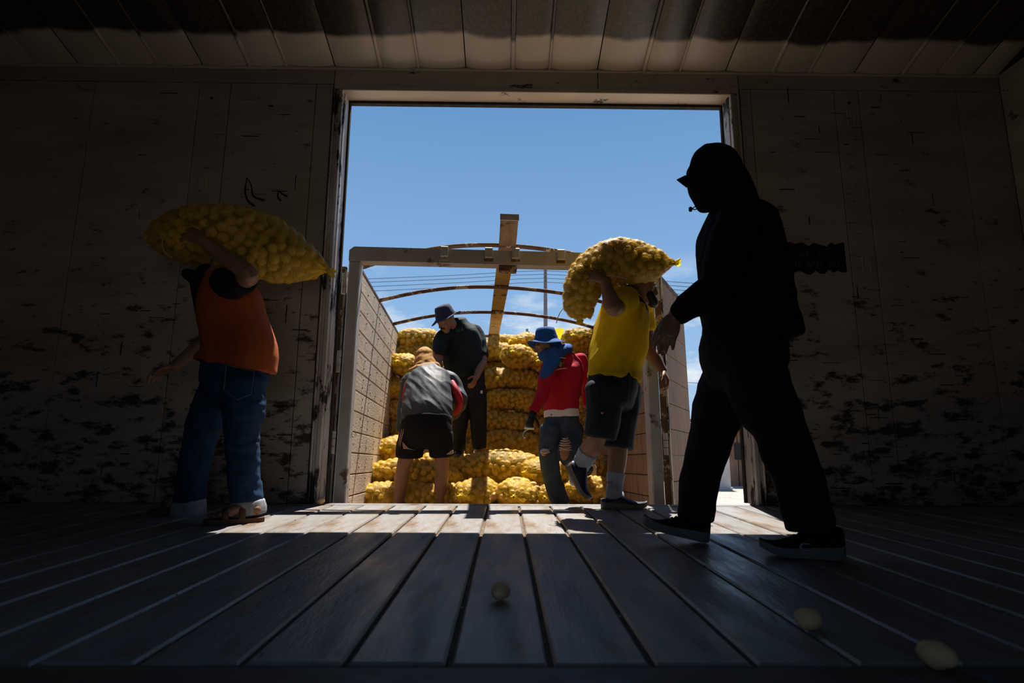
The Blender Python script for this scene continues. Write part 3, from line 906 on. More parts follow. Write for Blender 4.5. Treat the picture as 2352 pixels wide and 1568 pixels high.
    for i in range(0, m, 3):
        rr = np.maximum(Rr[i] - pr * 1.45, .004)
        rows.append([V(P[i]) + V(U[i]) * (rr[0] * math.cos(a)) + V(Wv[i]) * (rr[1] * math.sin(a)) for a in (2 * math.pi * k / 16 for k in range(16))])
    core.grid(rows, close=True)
    return net, pots, core, V(P[0]), V(P[-1]), V(T[0]), V(T[-1])

def join_pots(pots, core, name, seed):
    r = random.Random(seed); vs, fs, n = [], [], 0
    for c, Mx, s in pots:
        v, f = POT_LO[r.randrange(4)]
        vv = (v * s) @ np.array(Mx.transposed()) + np.array(c)
        vs.append(vv); fs.append(f + n); n += len(v)
    me = bpy.data.meshes.new(name)
    cv = [tuple(v) for v in core.v]; cf = [tuple(i + n for i in f) for f in core.f]
    me.from_pydata(np.concatenate(vs).tolist() + cv, [], np.concatenate(fs).tolist() + cf)
    me.polygons.foreach_set('use_smooth', np.ones(len(me.polygons), dtype=bool)); me.update()
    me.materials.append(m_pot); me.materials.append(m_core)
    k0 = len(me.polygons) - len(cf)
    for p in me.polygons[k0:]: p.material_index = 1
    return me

def tuft(c, d, r, L, seed):
    """gathered end of the net beyond the tie"""
    b = MB(); rr = random.Random(seed); d = d.normalized(); u = d.orthogonal().normalized(); w_ = d.cross(u); rows = []
    for k in range(5):
        f = k / 4
        rows.append([c + d * (L * f + (rr.uniform(-.2, .3) * L if k == 4 else 0)) + (u * math.cos(a) + w_ * math.sin(a)) * r * (.45 + 1.1 * f) * (1 + .35 * math.sin(4 * a + seed)) for a in (2 * math.pi * q / 14 for q in range(14))])
    b.grid(rows, close=True)
    return b

# ---- sacks lying in the truck: a few shapes, each copied with its parts
SACK = []
def sack_variant(seed, L, a, c, tails=(1, 1), fat=1.0, bend=0.0, hem=False, pr=.0285):
    ax = [V((x * L, bend * (1 - 4 * x * x), 0)) for x in (-.5, -.47, -.40, -.22, 0, .22, .40, .47, .5)]
    k = [.06, .30, .66, .97, 1.0, .96, .68, .32, .06]
    net, pots, core, e0, e1, t0, t1 = sack_geo(ax, [(a * q, c * q) for q in k], (0, 1, 0), seed, pr=pr, pitch=.0095, wid=.0019, pucker=.10, spacing=1.74, sag=.25)
    net.materials.append(m_net)
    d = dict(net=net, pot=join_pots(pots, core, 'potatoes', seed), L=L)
    b = MB()
    for on, e, t in ((tails[0], e0, -t0), (tails[1], e1, t1)):
        if on and not b.v:
            q = tuft(e - t * .012, t, .012, .035, seed); b.add(q.v, q.f)
    d['tail'] = b.mesh('net_tail', True) if b.v else None
    if d['tail']: d['tail'].materials.append(m_tail)
    b = MB(); rr = random.Random(seed)
    z = [e1 + V((-.05, rr.uniform(-.1, .1), rr.uniform(-.04, .08)))]
    for k_ in range(7): z.append(z[-1] + V((rr.uniform(-.02, .035), rr.uniform(-.05, .05), rr.uniform(-.05, .03))))
    b.tube(z, .0026, n=4, sub=2); d['string'] = b.mesh('tie_string', True); d['string'].materials.append(m_string)
    if hem:
        b = MB(); n = 18
        b.tube([V(((-.47 + .94 * i / n) * L, -a * 1.03 * (1 - (2 * i / n - 1) ** 6 * .6), .035 * math.sin(i * .9 + seed) - .01)) for i in range(n + 1)], .0075, n=5, sub=1)
        d['hem'] = b.mesh('hem', True); d['hem'].materials.append(m_tail)
    SACK.append(d)
sack_variant(1, .74, .19, .130)
sack_variant(2, .80, .20, .132, bend=.03)
sack_variant(3, .70, .185, .128, hem=True)
sack_variant(5, .62, .19, .140, bend=-.02)
sack_variant(7, .92, .205, .145, bend=.02)

def place_sack(v, loc, yaw, label, group='net sacks of potatoes stacked in the truck', roll=0, tilt=0, sc=1.0, parts=True):
    d = SACK[v]
    o = empty('potato_sack', loc, (roll, tilt, yaw), label, 'sack', group)
    o.scale = (sc, sc, sc)
    link('net', d['net'], None, o, False)
    tag(link('potatoes', d['pot'], None, o, False), kind='stuff')
    if parts and d['tail']: link('net_tail', d['tail'], None, o, False)
    if parts: link('tie_string', d['string'], None, o, False)
    if d.get('hem') and parts: link('hem', d['hem'], None, o, False)
    return o
R_ = math.radians
# back stack: (pixel x, pixel y, metres ahead, shape, yaw, label)
LIST = [
 (964, 781, 6.75, 3, 12, 'topmost sack on the left pile behind the standing man, net hem drooping'),
 (948, 812, 6.72, 0, -8, 'small dim sack wedged under the topmost one on the left pile'),
 (931, 840, 6.45, 3, 84, 'tied end of the pale sunlit sack left of the mustard head scarf'),
 (916, 893, 6.50, 1, 78, 'sack in the left pile level with the bending man\'s shoulder'),
 (912, 942, 6.48, 2, 76, 'sack in the left pile behind the bending man\'s left elbow'),
 (908, 986, 6.50, 0, 80, 'sack in the left pile behind the bending man\'s left wrist'),
 (912, 1028, 5.95, 3, 70, 'bright upright sack gripped beside the bending man\'s left hand'),
 (1014, 842, 6.80, 1, 4, 'sack in the back row hidden behind the standing man\'s waist'),
 (1010, 890, 6.75, 0, -3, 'sack in the back row between the bending man and the standing man\'s hip'),
 (1060, 935, 6.70, 4, 2, 'sack in the back row behind the standing man\'s thighs'),
 (1052, 985, 6.65, 1, -4, 'dim sack behind the standing man\'s knees'),
 (1075, 1025, 6.60, 4, 3, 'dim sack behind the standing man\'s shins'),
 (1130, 806, 6.85, 0, 20, 'sack peeping past the black shirt under the ochre ridge plank'),
 (1187, 820, 6.50, 3, 80, 'sack with a gathered string mouth showing brown potatoes, top of the middle pile'),
 (1165, 869, 6.62, 1, 0, 'wide sack directly under the one with the string mouth'),
 (1181, 917, 6.60, 2, 3, 'sack with a bright yellow hem line across its middle'),
 (1163, 970, 6.52, 1, -3, 'broad dim sack two below the string mouth sack, under the yellow hem'),
 (1172, 1014, 6.42, 0, 5, 'lowest sack of the middle pile with loose string hanging from it'),
 (1122, 933, 6.75, 3, 60, 'sack end showing right of the standing man\'s thigh'),
 (1233, 884, 6.70, 0, -6, 'sack behind the red shirted man\'s chest'),
 (1232, 932, 6.66, 3, 4, 'sack behind the red shirted man\'s left elbow'),
 (1245, 980, 6.60, 1, 0, 'sack behind the dark glove and hook'),
 (1238, 1028, 6.50, 0, -4, 'sack behind the torn left knee of the jeans'),
 (1248, 835, 6.72, 3, 75, 'sunlit sack end in front of the blue scarf'),
 (1176, 794, 7.05, 0, 8, 'sack lying farthest back on top of the middle pile'),
 (1232, 790, 6.95, 1, 35, 'large sack slumped behind the blue sun hat'),
 (1326, 783, 6.45, 3, 74, 'round puckered sack end on the pile right of the blue hat'),
 (1330, 835, 6.70, 1, 4, 'sack under the puckered round one, behind the red shoulder'),
 (1338, 884, 6.66, 0, 2, 'sack behind the red sleeve at elbow height'),
 (1345, 930, 6.62, 1, -3, 'sack behind the red shirted man\'s right forearm'),
 (1350, 975, 6.58, 4, 0, 'sack behind the red shirted man\'s right hand'),
 (1352, 1022, 6.55, 0, 3, 'sack behind the raised sock of the yellow shirted man'),
 (1375, 1070, 5.95, 1, 8, 'dim sack between the yellow shirted man\'s two shins'),
 (1382, 1128, 5.35, 0, -6, 'dim sack low behind the standing clog'),
 (1122, 850, 6.95, 4, 3, 'sack showing between the black polo and the middle pile'),
 (1130, 900, 6.95, 1, -3, 'sack behind the standing man\'s hanging hand'),
 (1215, 845, 6.95, 4, 0, 'sack deep between the middle pile and the blue scarf'),
 # front row on the bed
 (953, 1090, 5.42, 4, 3, 'long sack lying behind the bending man\'s bare legs'),
 (1137, 1070, 5.62, 4, -4, 'big sunlit sack the standing man has one shoe on'),
 (1028, 1068, 5.95, 1, 0, 'sack half hidden under the standing man\'s far shoe'),
 (1092, 1134, 5.10, 3, 70, 'bright sack bunched with string right of the bending man\'s legs'),
 (1184, 1134, 5.06, 3, 86, 'bright puckered sack end in the middle of the front row'),
 (1238, 1132, 5.50, 3, 96, 'bright sack at the red shirted man\'s planted foot'),
 (893, 1141, 5.18, 0, 4, 'dim sack lying against the left wall beneath the long one'),
 (985, 1142, 5.16, 1, -5, 'dim sack between and behind the bending man\'s feet'),
 (1240, 1082, 5.60, 3, 60, 'sunlit sack left of the red shirted man\'s knee'),
 (892, 1058, 6.10, 0, 74, 'dim sack low in the corner beside the left wall'),
 (1316, 1082, 5.75, 1, 6, 'dim sack behind the red shirted man\'s bent leg'),
 (1336, 1132, 5.62, 0, 4, 'dim sack under the raised clog'),
]
rl = random.Random(17)
for px, py, Y, v, yaw, lab in LIST:
    place_sack(v, at(px, py, Y), R_(yaw), lab, roll=R_(rl.uniform(-12, 12)), tilt=R_(rl.uniform(-4, 4)))
# upright net tail behind the blue hat
b = tuft(at(1283, 780, 6.7), V((.02, 0, 1)), .045, .12, 2)
tag(b.build('net_scrap', m_tail, smooth=True), 'upright bunch of yellow netting right of the blue sun hat', 'netting')

# ---- loose potatoes
def loose(px, py, name_label, r, Y=None, z=None, yaw=0, hi=True, group='loose potatoes'):
    c = at(px, py, Y) if Y else on_z(px, py, z)
    o = link('potato', (POT_HI if hi else POT)[rl.randrange(4)], None)
    o.location = c; o.scale = (r, r, r); o.rotation_euler = (rl.uniform(-.3, .3), rl.uniform(-.2, .2), yaw)
    return tag(o, name_label, 'potato', group)
loose(1150, 1357, 'round potato alone in the middle of the shaded floor', .0255, z=.024, yaw=.9)
loose(1857, 1420, 'potato on the dark floor at lower right, below the hooded man', .0265, z=.024, yaw=.1)
loose(2152, 1503, 'barely lit potato nearest the lower right corner', .0275, z=.025, yaw=-.4)
loose(735, 1150, 'potato on the floor against the left door post', .026, z=.024, yaw=.1)
loose(845, 1066, 'pale potato caught between the left wall and the long sack', .034, Y=5.35, hi=False)
loose(1187, 1103, 'pale pink potato on top of the puckered front sack', .036, Y=5.0, yaw=.2, hi=False)
loose(1224, 1112, 'potato lying right of the pale pink one', .028, Y=5.05, hi=False)
loose(1232, 1121, 'potato tucked below its neighbour beside the planted foot', .028, Y=5.02, hi=False)
loose(1131, 1120, 'small potato high between two bright front sacks', .024, Y=5.0, hi=False)
loose(1137, 1139, 'large pink potato low between two bright front sacks', .040, Y=4.96, yaw=1.2, hi=False)
loose(1372, 1041, 'pale potato on the dim sacks behind the yellow shirted man', .034, Y=5.7, hi=False)

# ---- the two carried sacks: potatoes in view are parts of their own
def carried(label, pix, rad, Y, seed, keep_side, n_ind, side=(0, 1, 0), pr=.0275, strings=()):
    ax = [at(px, py, Y + dy) for px, py, dy in pix]
    net, pots, core, e0, e1, t0, t1 = sack_geo(ax, rad, side, seed, pr=pr, pitch=.0072, wid=.0018, spacing=1.66, pucker=.12, sag=.2)
    base = ax[len(ax) // 2].copy()
    o = empty('potato_sack', base, None, label, 'sack', 'net sacks carried on shoulders')
    net.materials.append(m_net)
    link('net', net, None, o)
    # potatoes nearest the viewer first, the rest as one mass
    pots.sort(key=lambda p: (p[0] - CAM).length)
    rr = random.Random(seed)
    for c, Mx, s in pots[:n_ind]:
        q = bpy.data.objects.new('potato', POT[rr.randrange(6)]); COL.objects.link(q)
        q.parent = o; q.matrix_parent_inverse = Matrix.Translation(-base)
        q.matrix_world = Matrix.Translation(c) @ (Mx.to_4x4()) @ Matrix.Scale(s, 4)
        q.location = c; q.rotation_euler = Mx.to_euler(); q.scale = (s, s, s)
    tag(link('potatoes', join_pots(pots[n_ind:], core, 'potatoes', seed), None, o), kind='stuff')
    for e, t, k in ((e0, -t0, 1), (e1, t1, 2)):
        q = tuft(e - t * .015, t, .017, .05, seed + k); link('net_tail', q.mesh('net_tail', True), m_tail, o)
    for pts in strings:
        q = MB(); q.tube([at(*p) for p in pts], .0028, n=5, sub=3); q.build('tie_string', m_string, o, smooth=True)
    return o
carried('full yellow net sack of potatoes on the orange vested man\'s shoulders',
        [(349, 545, .05), (372, 545, .04), (430, 545, .0), (510, 546, -.02), (590, 566, 0), (660, 590, .02), (715, 607, .05), (742, 616, .06), (753, 621, .06)],
        [(.02, .02), (.10, .09), (.19, .165), (.215, .185), (.21, .19), (.18, .165), (.11, .105), (.05, .045), (.012, .012)], 3.12, 31, 1, 230,
        strings=([(752, 621, 3.11), (762, 624, 3.11), (769, 632, 3.11)], [(372, 540, 2.93), (376, 575, 2.9), (395, 592, 2.9)]))
carried('full yellow net sack of potatoes bent over the yellow shirted man\'s head',
        [(1331, 729, .02), (1330, 716, .0), (1332, 680, -.02), (1352, 638, -.03), (1395, 607, -.03), (1445, 602, -.02), (1497, 606, 0), (1530, 606, .02), (1549, 604, .03)],
        [(.04, .04), (.11, .09), (.17, .125), (.19, .145), (.19, .155), (.18, .15), (.14, .125), (.07, .055), (.012, .012)], 3.64, 37, 1, 230, pr=.0255,
        strings=([(1303, 705, 3.5), (1290, 712, 3.5), (1281, 730, 3.5), (1278, 742, 3.5)], [(1372, 640, 3.42), (1400, 632, 3.42), (1440, 640, 3.4)]))
# ================================================================== PEOPLE
m_skin = mat('tanned_skin', (0.30, 0.155, 0.095), (0.24, 0.12, 0.072), rough=.5, spec=.4, scale=9, bump=.1, bscale=90)
m_skin_d = mat('weathered_skin', (0.23, 0.12, 0.078), (0.18, 0.09, 0.058), rough=.5, spec=.4, scale=9, bump=.1, bscale=90)
m_hair = mat('black_hair', (0.012, 0.010, 0.009), rough=.6)
m_eyew = mat('eye_white', (0.55, 0.52, 0.48), rough=.3)
m_jacket = mat('black_fleece', (0.010, 0.010, 0.013), (0.006, 0.006, 0.008), rough=.95, spec=.1, scale=20, bump=.3, bscale=120)
m_dkpants = mat('navy_trousers', (0.012, 0.014, 0.020), (0.007, 0.008, 0.012), rough=.9, spec=.15, scale=12, bump=.25, bscale=90)
m_denim = mat('blue_denim', (0.014, 0.050, 0.12), (0.008, 0.027, 0.068), rough=.85, spec=.2, scale=14, stretch=(1, 1, .5), bump=.3, bscale=160)
m_denim_g = mat('washed_grey_denim', (0.055, 0.085, 0.135), (0.03, 0.048, 0.08), rough=.85, spec=.2, scale=10, bump=.3, bscale=160)
m_cuff = mat('turned_denim_cuff', (0.30, 0.30, 0.32), (0.22, 0.22, 0.25), rough=.9, scale=30)
m_orange = mat('orange_vest', (0.38, 0.085, 0.018), (0.30, 0.065, 0.014), rough=.85, spec=.2, scale=5, bump=.2, bscale=100)
m_blackcloth = mat('black_cloth', (0.010, 0.010, 0.011), rough=.9, spec=.2)
m_yellow = mat('yellow_tshirt', (0.93, 0.70, 0.014), (0.80, 0.57, 0.012), rough=.85, spec=.2, scale=3, c3=(.30, .20, .03), c3scale=3.5, c3lo=.54, c3hi=.78, bump=.2, bscale=90, trans=(.5, (.95, .74, .02)))
m_shorts = mat('dark_teal_shorts', (0.010, 0.018, 0.026), (0.006, 0.011, 0.017), rough=.8, spec=.3, scale=8, bump=.2, bscale=90)
m_sock = mat('grey_sock', (0.36, 0.37, 0.42), (0.28, 0.29, 0.34), rough=.95, scale=30, bump=.4, bscale=140)
m_navy = mat('navy_rubber', (0.020, 0.026, 0.045), rough=.45, spec=.5)
m_solebrown = mat('tan_sole', (0.22, 0.17, 0.13), rough=.8)
m_solewhite = mat('white_foam_sole', (0.20, 0.19, 0.20), (0.15, 0.145, 0.15), rough=.8, scale=15)
m_red = mat('crimson_shirt', (0.46, 0.012, 0.035), (0.36, 0.008, 0.025), rough=.85, spec=.2, scale=5, bump=.2, bscale=90)
m_white = mat('white_undershirt', (0.70, 0.68, 0.72), rough=.9)
m_blue = mat('royal_blue_cloth', (0.012, 0.085, 0.32), (0.008, 0.06, 0.24), rough=.8, spec=.3, scale=8, bump=.25, bscale=80)
m_glove = mat('black_glove', (0.012, 0.012, 0.014), rough=.6)
m_steelb = mat('bright_steel', (0.6, 0.6, 0.6), rough=.3, metal=1.0)
m_grey = mat('grey_sports_shirt', (0.058, 0.061, 0.072), (0.042, 0.045, 0.053), rough=.6, spec=.35, scale=6, bump=.15, bscale=70)
m_redp = mat('red_shirt_panel', (0.42, 0.008, 0.02), rough=.6, spec=.4)
m_mustard = mat('mustard_scarf', (0.46, 0.23, 0.055), (0.36, 0.17, 0.04), rough=.85, scale=7, bump=.3, bscale=70)
m_darkshirt = mat('black_teal_polo', (0.008, 0.018, 0.022), (0.006, 0.012, 0.016), rough=.8, spec=.3, scale=6, bump=.2, bscale=80)
m_track = mat('dark_navy_track_trousers', (0.009, 0.010, 0.020), (0.006, 0.007, 0.013), rough=.7, spec=.3, scale=8)
m_hatn = mat('faded_navy_hat', (0.035, 0.034, 0.075), (0.022, 0.022, 0.05), rough=.85, scale=8, bump=.25, bscale=70)
m_pink = mat('salmon_trim', (0.42, 0.24, 0.19), rough=.8)
m_leather = mat('brown_leather', (0.10, 0.045, 0.025), rough=.6)

def hand(mb, wrist, d, palm, thumb, L=.185, curl=.5, spread=.12, ab=.72):
    """five fingers: d towards the fingertips, palm = palm normal, thumb = side the thumb is on"""
    d = d.normalized(); palm = (palm - d * palm.dot(d)).normalized(); s = d.cross(palm)
    if s.dot(thumb) < 0: s = -s
    k = L / .185
    mb.limb([wrist - d * .03 * k, wrist + d * .02 * k, wrist + d * .055 * k, wrist + d * .088 * k], [(.026 * k, .021 * k), (.032 * k, .018 * k), (.040 * k, .0165 * k), (.040 * k, .0135 * k)], side=s, n=16)
    for i, (off, ln) in enumerate(((.0285, .070), (.0095, .079), (-.0095, .074), (-.028, .058))):
        base = wrist + d * (.082 - abs(off - .005) * .25) * k + s * off * k
        dr = (d + s * spread * off / .03).normalized()
        pts = [base - d * .012 * k, base]; a = 0
        for j, fr in enumerate((.44, .32, .24)):
            a += curl * (.55, .95, .7)[j] * (1 + .08 * i)
            v = dr * math.cos(a) + palm * math.sin(a)
            pts.append(pts[-1] + v * (ln * fr * 1.12 * k))
        mb.limb(pts, [.0098 * k, .0097 * k, .0090 * k, .0084 * k, .0068 * k], n=10, sub=3)
    b0 = wrist + d * .022 * k + s * .026 * k + palm * .004 * k
    v1 = (d * (1.2 - .8 * ab) + s * ab + palm * .30).normalized(); v2 = (d * .9 + s * (.30 - .6 * (.72 - ab)) + palm * (.35 + .3 * curl)).normalized()
    p1 = b0 + v1 * .040 * k; p2 = p1 + v2 * .032 * k
    mb.limb([b0 - v1 * .012 * k, b0, p1, p2, p2 + (v2 + palm * .3 * curl).normalized() * .024 * k], [.016 * k, .0155 * k, .0115 * k, .0105 * k, .0085 * k], n=10, sub=3)

def head(mb, c, f, u, k=1.0):
    f = f.normalized(); u = (u - f * u.dot(f)).normalized(); l = u.cross(f).normalized()
    mb.ell(c + u * .035 * k - f * .012 * k, (l * .078 * k, f * .098 * k, u * .090 * k), n=20, m=14)
    mb.limb([c + u * .05 * k + f * .03 * k, c + f * .035 * k - u * .01 * k, c + f * .038 * k - u * .055 * k, c + f * .048 * k - u * .092 * k],
            [(.068 * k, .055 * k), (.066 * k, .056 * k), (.056 * k, .050 * k), (.036 * k, .034 * k)], side=l, n=18)
    mb.limb([c + f * .088 * k + u * .022 * k, c + f * .103 * k - u * .008 * k, c + f * .112 * k - u * .026 * k], [(.010 * k, .010 * k), (.012 * k, .012 * k), (.017 * k, .013 * k)], side=l, n=10)
    mb.limb([c + f * .083 * k + u * .030 * k - l * .045 * k, c + f * .092 * k + u * .030 * k, c + f * .083 * k + u * .030 * k + l * .045 * k], [.010 * k, .011 * k, .010 * k], n=8)
    for z, r in ((-.053, .0085), (-.064, .0095)):
        mb.limb([c + f * .080 * k + u * z * k - l * .022 * k, c + f * .091 * k + u * z * k, c + f * .080 * k + u * z * k + l * .022 * k], [r * .6 * k, r * k, r * .6 * k], n=8)
    for s in (-1, 1):
        mb.ell(c + l * s * .080 * k - f * .008 * k + u * .0 * k, (l * .012 * k, f * .020 * k, u * .033 * k), n=10, m=8)
        mb.ell(c + f * .060 * k + l * s * .040 * k - u * .02 * k, (l * .026 * k, f * .022 * k, u * .024 * k), n=10, m=8)
    return f, u, l

def eyes(root, c, f, u, k=1.0):
    f = f.normalized(); u = (u - f * u.dot(f)).normalized(); l = u.cross(f)
    for s in (-1, 1):
        e = c + f * .078 * k + l * s * .032 * k + u * .010 * k
        b = MB(); b.ell(e, (l * .014 * k, f * .012 * k, u * .008 * k), n=12, m=8); eo = b.build('eye', m_eyew, root, smooth=True)
        b = MB(); b.ell(e + f * .009 * k, (l * .006 * k, f * .004 * k, u * .006 * k), n=10, m=6); b.build('iris', m_hair, eo, smooth=True)
        b = MB(); b.limb([e + u * .022 * k + f * .012 * k - l * s * .016 * k, e + u * .026 * k + f * .014 * k, e + u * .020 * k + f * .006 * k + l * s * .018 * k], [.004 * k, .005 * k, .003 * k], n=6); b.build('eyebrow', m_hair, root, smooth=True)

def body_mesh(root, mb, m=None, voxel=.006, decim=.4):
    return link('body', fuse(mb, voxel, 4, decim), m or m_skin, root)

def cloth(root, name, mb, m, voxel=.009, smooth=6, amp=.006, freq=(9, 9, 5), seed=0, decim=None, where=None, rot=None):
    me = fuse(mb, voxel, smooth, decim)
    if amp: wrinkle(me, amp, freq, seed, where=where, rot=rot)
    return link(name, me, m, root)

def shoe(root, heel, toe, up, wid, hgt, m_up, m_so, sole_t=.03, name='shoe', heel_low=False, lace=False):
    x = (toe - heel); L = x.length; x.normalize(); up = (up - x * up.dot(x)).normalized(); y = up.cross(x)
    def ip(t, tab):
        for (a, p), (b_, q) in zip(tab, tab[1:]):
            if t <= b_: return p + (q - p) * (t - a) / (b_ - a)
        return tab[-1][1]
    wt = [(0, .42), (.03, .62), (.1, .78), (.3, .82), (.5, .84), (.72, 1.0), (.86, .92), (.94, .72), (.98, .48), (1, .25)]
    ht = [(0, .55 if heel_low else .9), (.06, .62 if heel_low else 1.0), (.22, .70 if heel_low else 1.0), (.32, .95), (.45, .82), (.6, .62), (.8, .44), (.93, .34), (1, .12)]
    ss = [i / 24 for i in range(25)]
    rows, rows2 = [], []
    for s in ss:
        w_ = wid / 2 * ip(s, wt); t = sole_t * (1.25 - .5 * s); rk = .22 * hgt * max(0, (s - .72) / .28) ** 2 + .05 * hgt * max(0, (.12 - s) / .12)
        c = heel + x * (L * s)
        rows.append([c + y * (q * w_) + up * z for q, z in ((-.9, rk), (.9, rk), (1.0, rk + t * .35), (1.02, rk + t), (-1.02, rk + t), (-1.0, rk + t * .35))])
        h = max(hgt * ip(s, ht), t + .006)
        ring = []
        for k in range(13):
            a = math.pi * k / 12
            ring.append(c + y * (-math.cos(a) * w_ * .96 * (1 - .22 * math.sin(a) * (1 if s < .5 else .4))) + up * (rk + t * .8 + (h - t * .8) * math.sin(a) ** .72))
        rows2.append(ring)
    b = MB(); b.grid(rows2); b.add(rows2[0], [tuple(range(12, -1, -1))]); b.add(rows2[-1], [tuple(range(13))])
    so = b.build(name, m_up, root, smooth=True)
    b = MB(); b.grid(rows, close=True); b.add(rows[0], [(5, 4, 3, 2, 1, 0)]); b.add(rows[-1], [(0, 1, 2, 3, 4, 5)])
    b.build('sole', m_so, so, smooth=False)
    if lace:
        b = MB()
        for s in (.40, .46, .52, .58):
            w_ = wid / 2 * ip(s, wt) * .5; c = heel + x * (L * s) + up * (hgt * ip(s, ht) * .98)
            b.tube([c - y * w_ - up * .012, c + up * .004, c + y * w_ - up * .012], .0035, n=5)
        b.build('lace', m_jacket, so, smooth=True)
    return so

def bucket_hat(root, c, f, u, m, k=1.0, amp=.018, ph=0.0, up_side=None):
    f = f.normalized(); u = (u - f * u.dot(f)).normalized(); l = u.cross(f)
    M4 = Matrix((f, l, u)).transposed()
    def wav(a, r, z, i):
        e = max(0, (r - .108 * k) / (.06 * k))
        z2 = z + e * amp * (math.sin(2 * a + ph) + .5 * math.sin(3 * a + 1 + ph))
        if up_side is not None:
            z2 += e * .05 * max(0, math.cos(a - up_side)) ** 2
        cr_ = 1 + (.025 * math.sin(5 * a) if z > .02 else 0)
        return r * cr_ * (1.0 + .10 * math.cos(2 * a)), z2
    prof = [(.001, .122), (.045, .122), (.078, .112), (.090, .080), (.098, .03), (.104, .0), (.118, -.008), (.142, -.022), (.166, -.034), (.167, -.038), (.142, -.027), (.116, -.013), (.100, -.006)]
    b = MB(); b.rev([(r * k, z * k) for r, z in prof], None, 36, wav)
    b.v = [tuple(c + M4 @ V(v)) for v in b.v]
    o = b.build('bucket_hat', m, root, smooth=True)
    b = MB(); b.rev([(.1005 * k, .034 * k), (.104 * k, .018 * k), (.1065 * k, .002 * k)], None, 36, wav); b.v = [tuple(c + M4 @ (V(v) * 1.005)) for v in b.v]
    b.build('hat_band', m, o, smooth=True)
    return o

def text(root, s, size, p, right, up, m):
    cu = bpy.data.curves.new('lettering', 'FONT'); cu.body = s; cu.size = size; cu.align_x = 'CENTER'; cu.extrude = .0006
    o = bpy.data.objects.new('tmp', cu); COL.objects.link(o)
    me = bpy.data.meshes.new_from_object(o.evaluated_get(bpy.context.evaluated_depsgraph_get()))
    bpy.data.objects.remove(o)
    r = right.normalized(); up = (up - r * up.dot(r)).normalized()
    M4 = Matrix.Translation(p) @ Matrix((r, up, r.cross(up))).transposed().to_4x4()
    me.transform(M4)
    return link('lettering', me, m, root)

UP = V((0, 0, 1))
# ------------------------------------------------------------------ 1. hooded man striding left
r1 = empty('person', (1.0, 2.34, 0), None, 'person in a black hooded jacket and dark trousers striding left in the foreground', 'person', 'workers')
Y = 2.34
hipc, neck, hd = at(1712, 800, Y), at(1668, 462, Y), at(1643, 392, Y)
kn_f, an_f = at(1628, 1000, 2.46), at(1592, 1190, 2.50)
kn_n, an_n = at(1797, 1005, 2.24), at(1868, 1215, 2.22)
sh_n, el_n, wr_n = at(1700, 510, 2.13), at(1650, 652, 2.10), at(1549, 728, 2.13)
sh_f, el_f, wr_f = at(1690, 510, 2.53), at(1752, 640, 2.60), at(1785, 745, 2.56)
b = MB()
b.limb([hipc, at(1705, 690, Y), at(1695, 560, Y), at(1685, 500, Y), neck, hd], [(.11, .12), (.13, .14), (.14, .17), (.11, .15), (.058, .06), (.06, .06)], side=(1, 0, 0), n=18)
f1 = V((-1, -.12, -.34))
head(b, hd + V((.0, 0, -.022)), f1, UP, .93)
for hp, kn, an in ((at(1690, 860, 2.42), kn_f, an_f), (at(1725, 860, 2.27), kn_n, an_n)):
    b.limb([hp, kn, kn.lerp(an, .4), an], [.075, .058, .054, .038])
for sh, el, wr in ((sh_n, el_n, wr_n), (sh_f, el_f, wr_f)):
    b.limb([sh, sh.lerp(el, .5), el, el.lerp(wr, .4), wr], [.058, .05, .042, .042, .027])
hand(b, wr_n, at(1520, 800, 2.10) - wr_n, V((.35, 1, -.1)), V((-1, 0, -.3)), L=.185, curl=.5, ab=.42)
hand(b, wr_f, V((.10, 0, -1)), V((-.2, -1, 0)), V((-1, 0, 0)), curl=.5)
body_mesh(r1, b, m_skin_d, .0045, .35)
b = MB()
b.limb([at(1730, 786, Y), at(1720, 740, Y), at(1712, 670, Y), at(1702, 590, Y), at(1692, 520, Y), at(1678, 465, Y)],
       [(.197, .20), (.198, .20), (.19, .20), (.182, .21), (.155, .205), (.085, .10)], side=(1, 0, 0), n=26, caps=(0.05, .5))
b.limb([sh_n, sh_n.lerp(el_n, .5) + V((-.01, 0, 0)), el_n, el_n.lerp(wr_n, .5), wr_n + (el_n - wr_n) * .14], [.088, .080, .070, .060, .048])
b.limb([wr_n + (el_n - wr_n) * .16, wr_n + (el_n - wr_n) * .04], [.045, .043], caps=(.1, .05))
b.limb([sh_f, sh_f.lerp(el_f, .5), el_f, el_f.lerp(wr_f, .5), wr_f + (el_f - wr_f) * .06], [.088, .082, .072, .060, .046])
cloth(r1, 'hooded_jacket', b, m_jacket, .008, 5, .010, (7, 7, 9), 1)
b = MB()   # hood
l1 = V((0, 1, 0))
b.ell(at(1643, 392, Y), (V((.114, 0, -.02)), V((0, .112, 0)), V((.01, 0, .122))), n=24, m=16)
b.limb([at(1690, 482, Y), at(1678, 450, Y), at(1658, 415, Y)], [(.100, .105), (.104, .108), (.108, .105)], side=(1, 0, 0), n=22)
b.limb([at(1640, 382, Y), at(1606, 394, Y), at(1590, 404, Y)], [(.09, .085), (.066, .055), (.042, .035)], side=(0, 1, 0), n=18, caps=(.3, .2))
b.limb([at(1604, 410, Y), at(1612, 440, Y), at(1625, 466, Y)], [(.052, .06), (.052, .06), (.05, .055)], side=(1, 0, 0), n=16)
cloth(r1, 'hood', b, m_jacket, .007, 5, .005, (12, 12, 9), 3)
b = MB(); rows = []
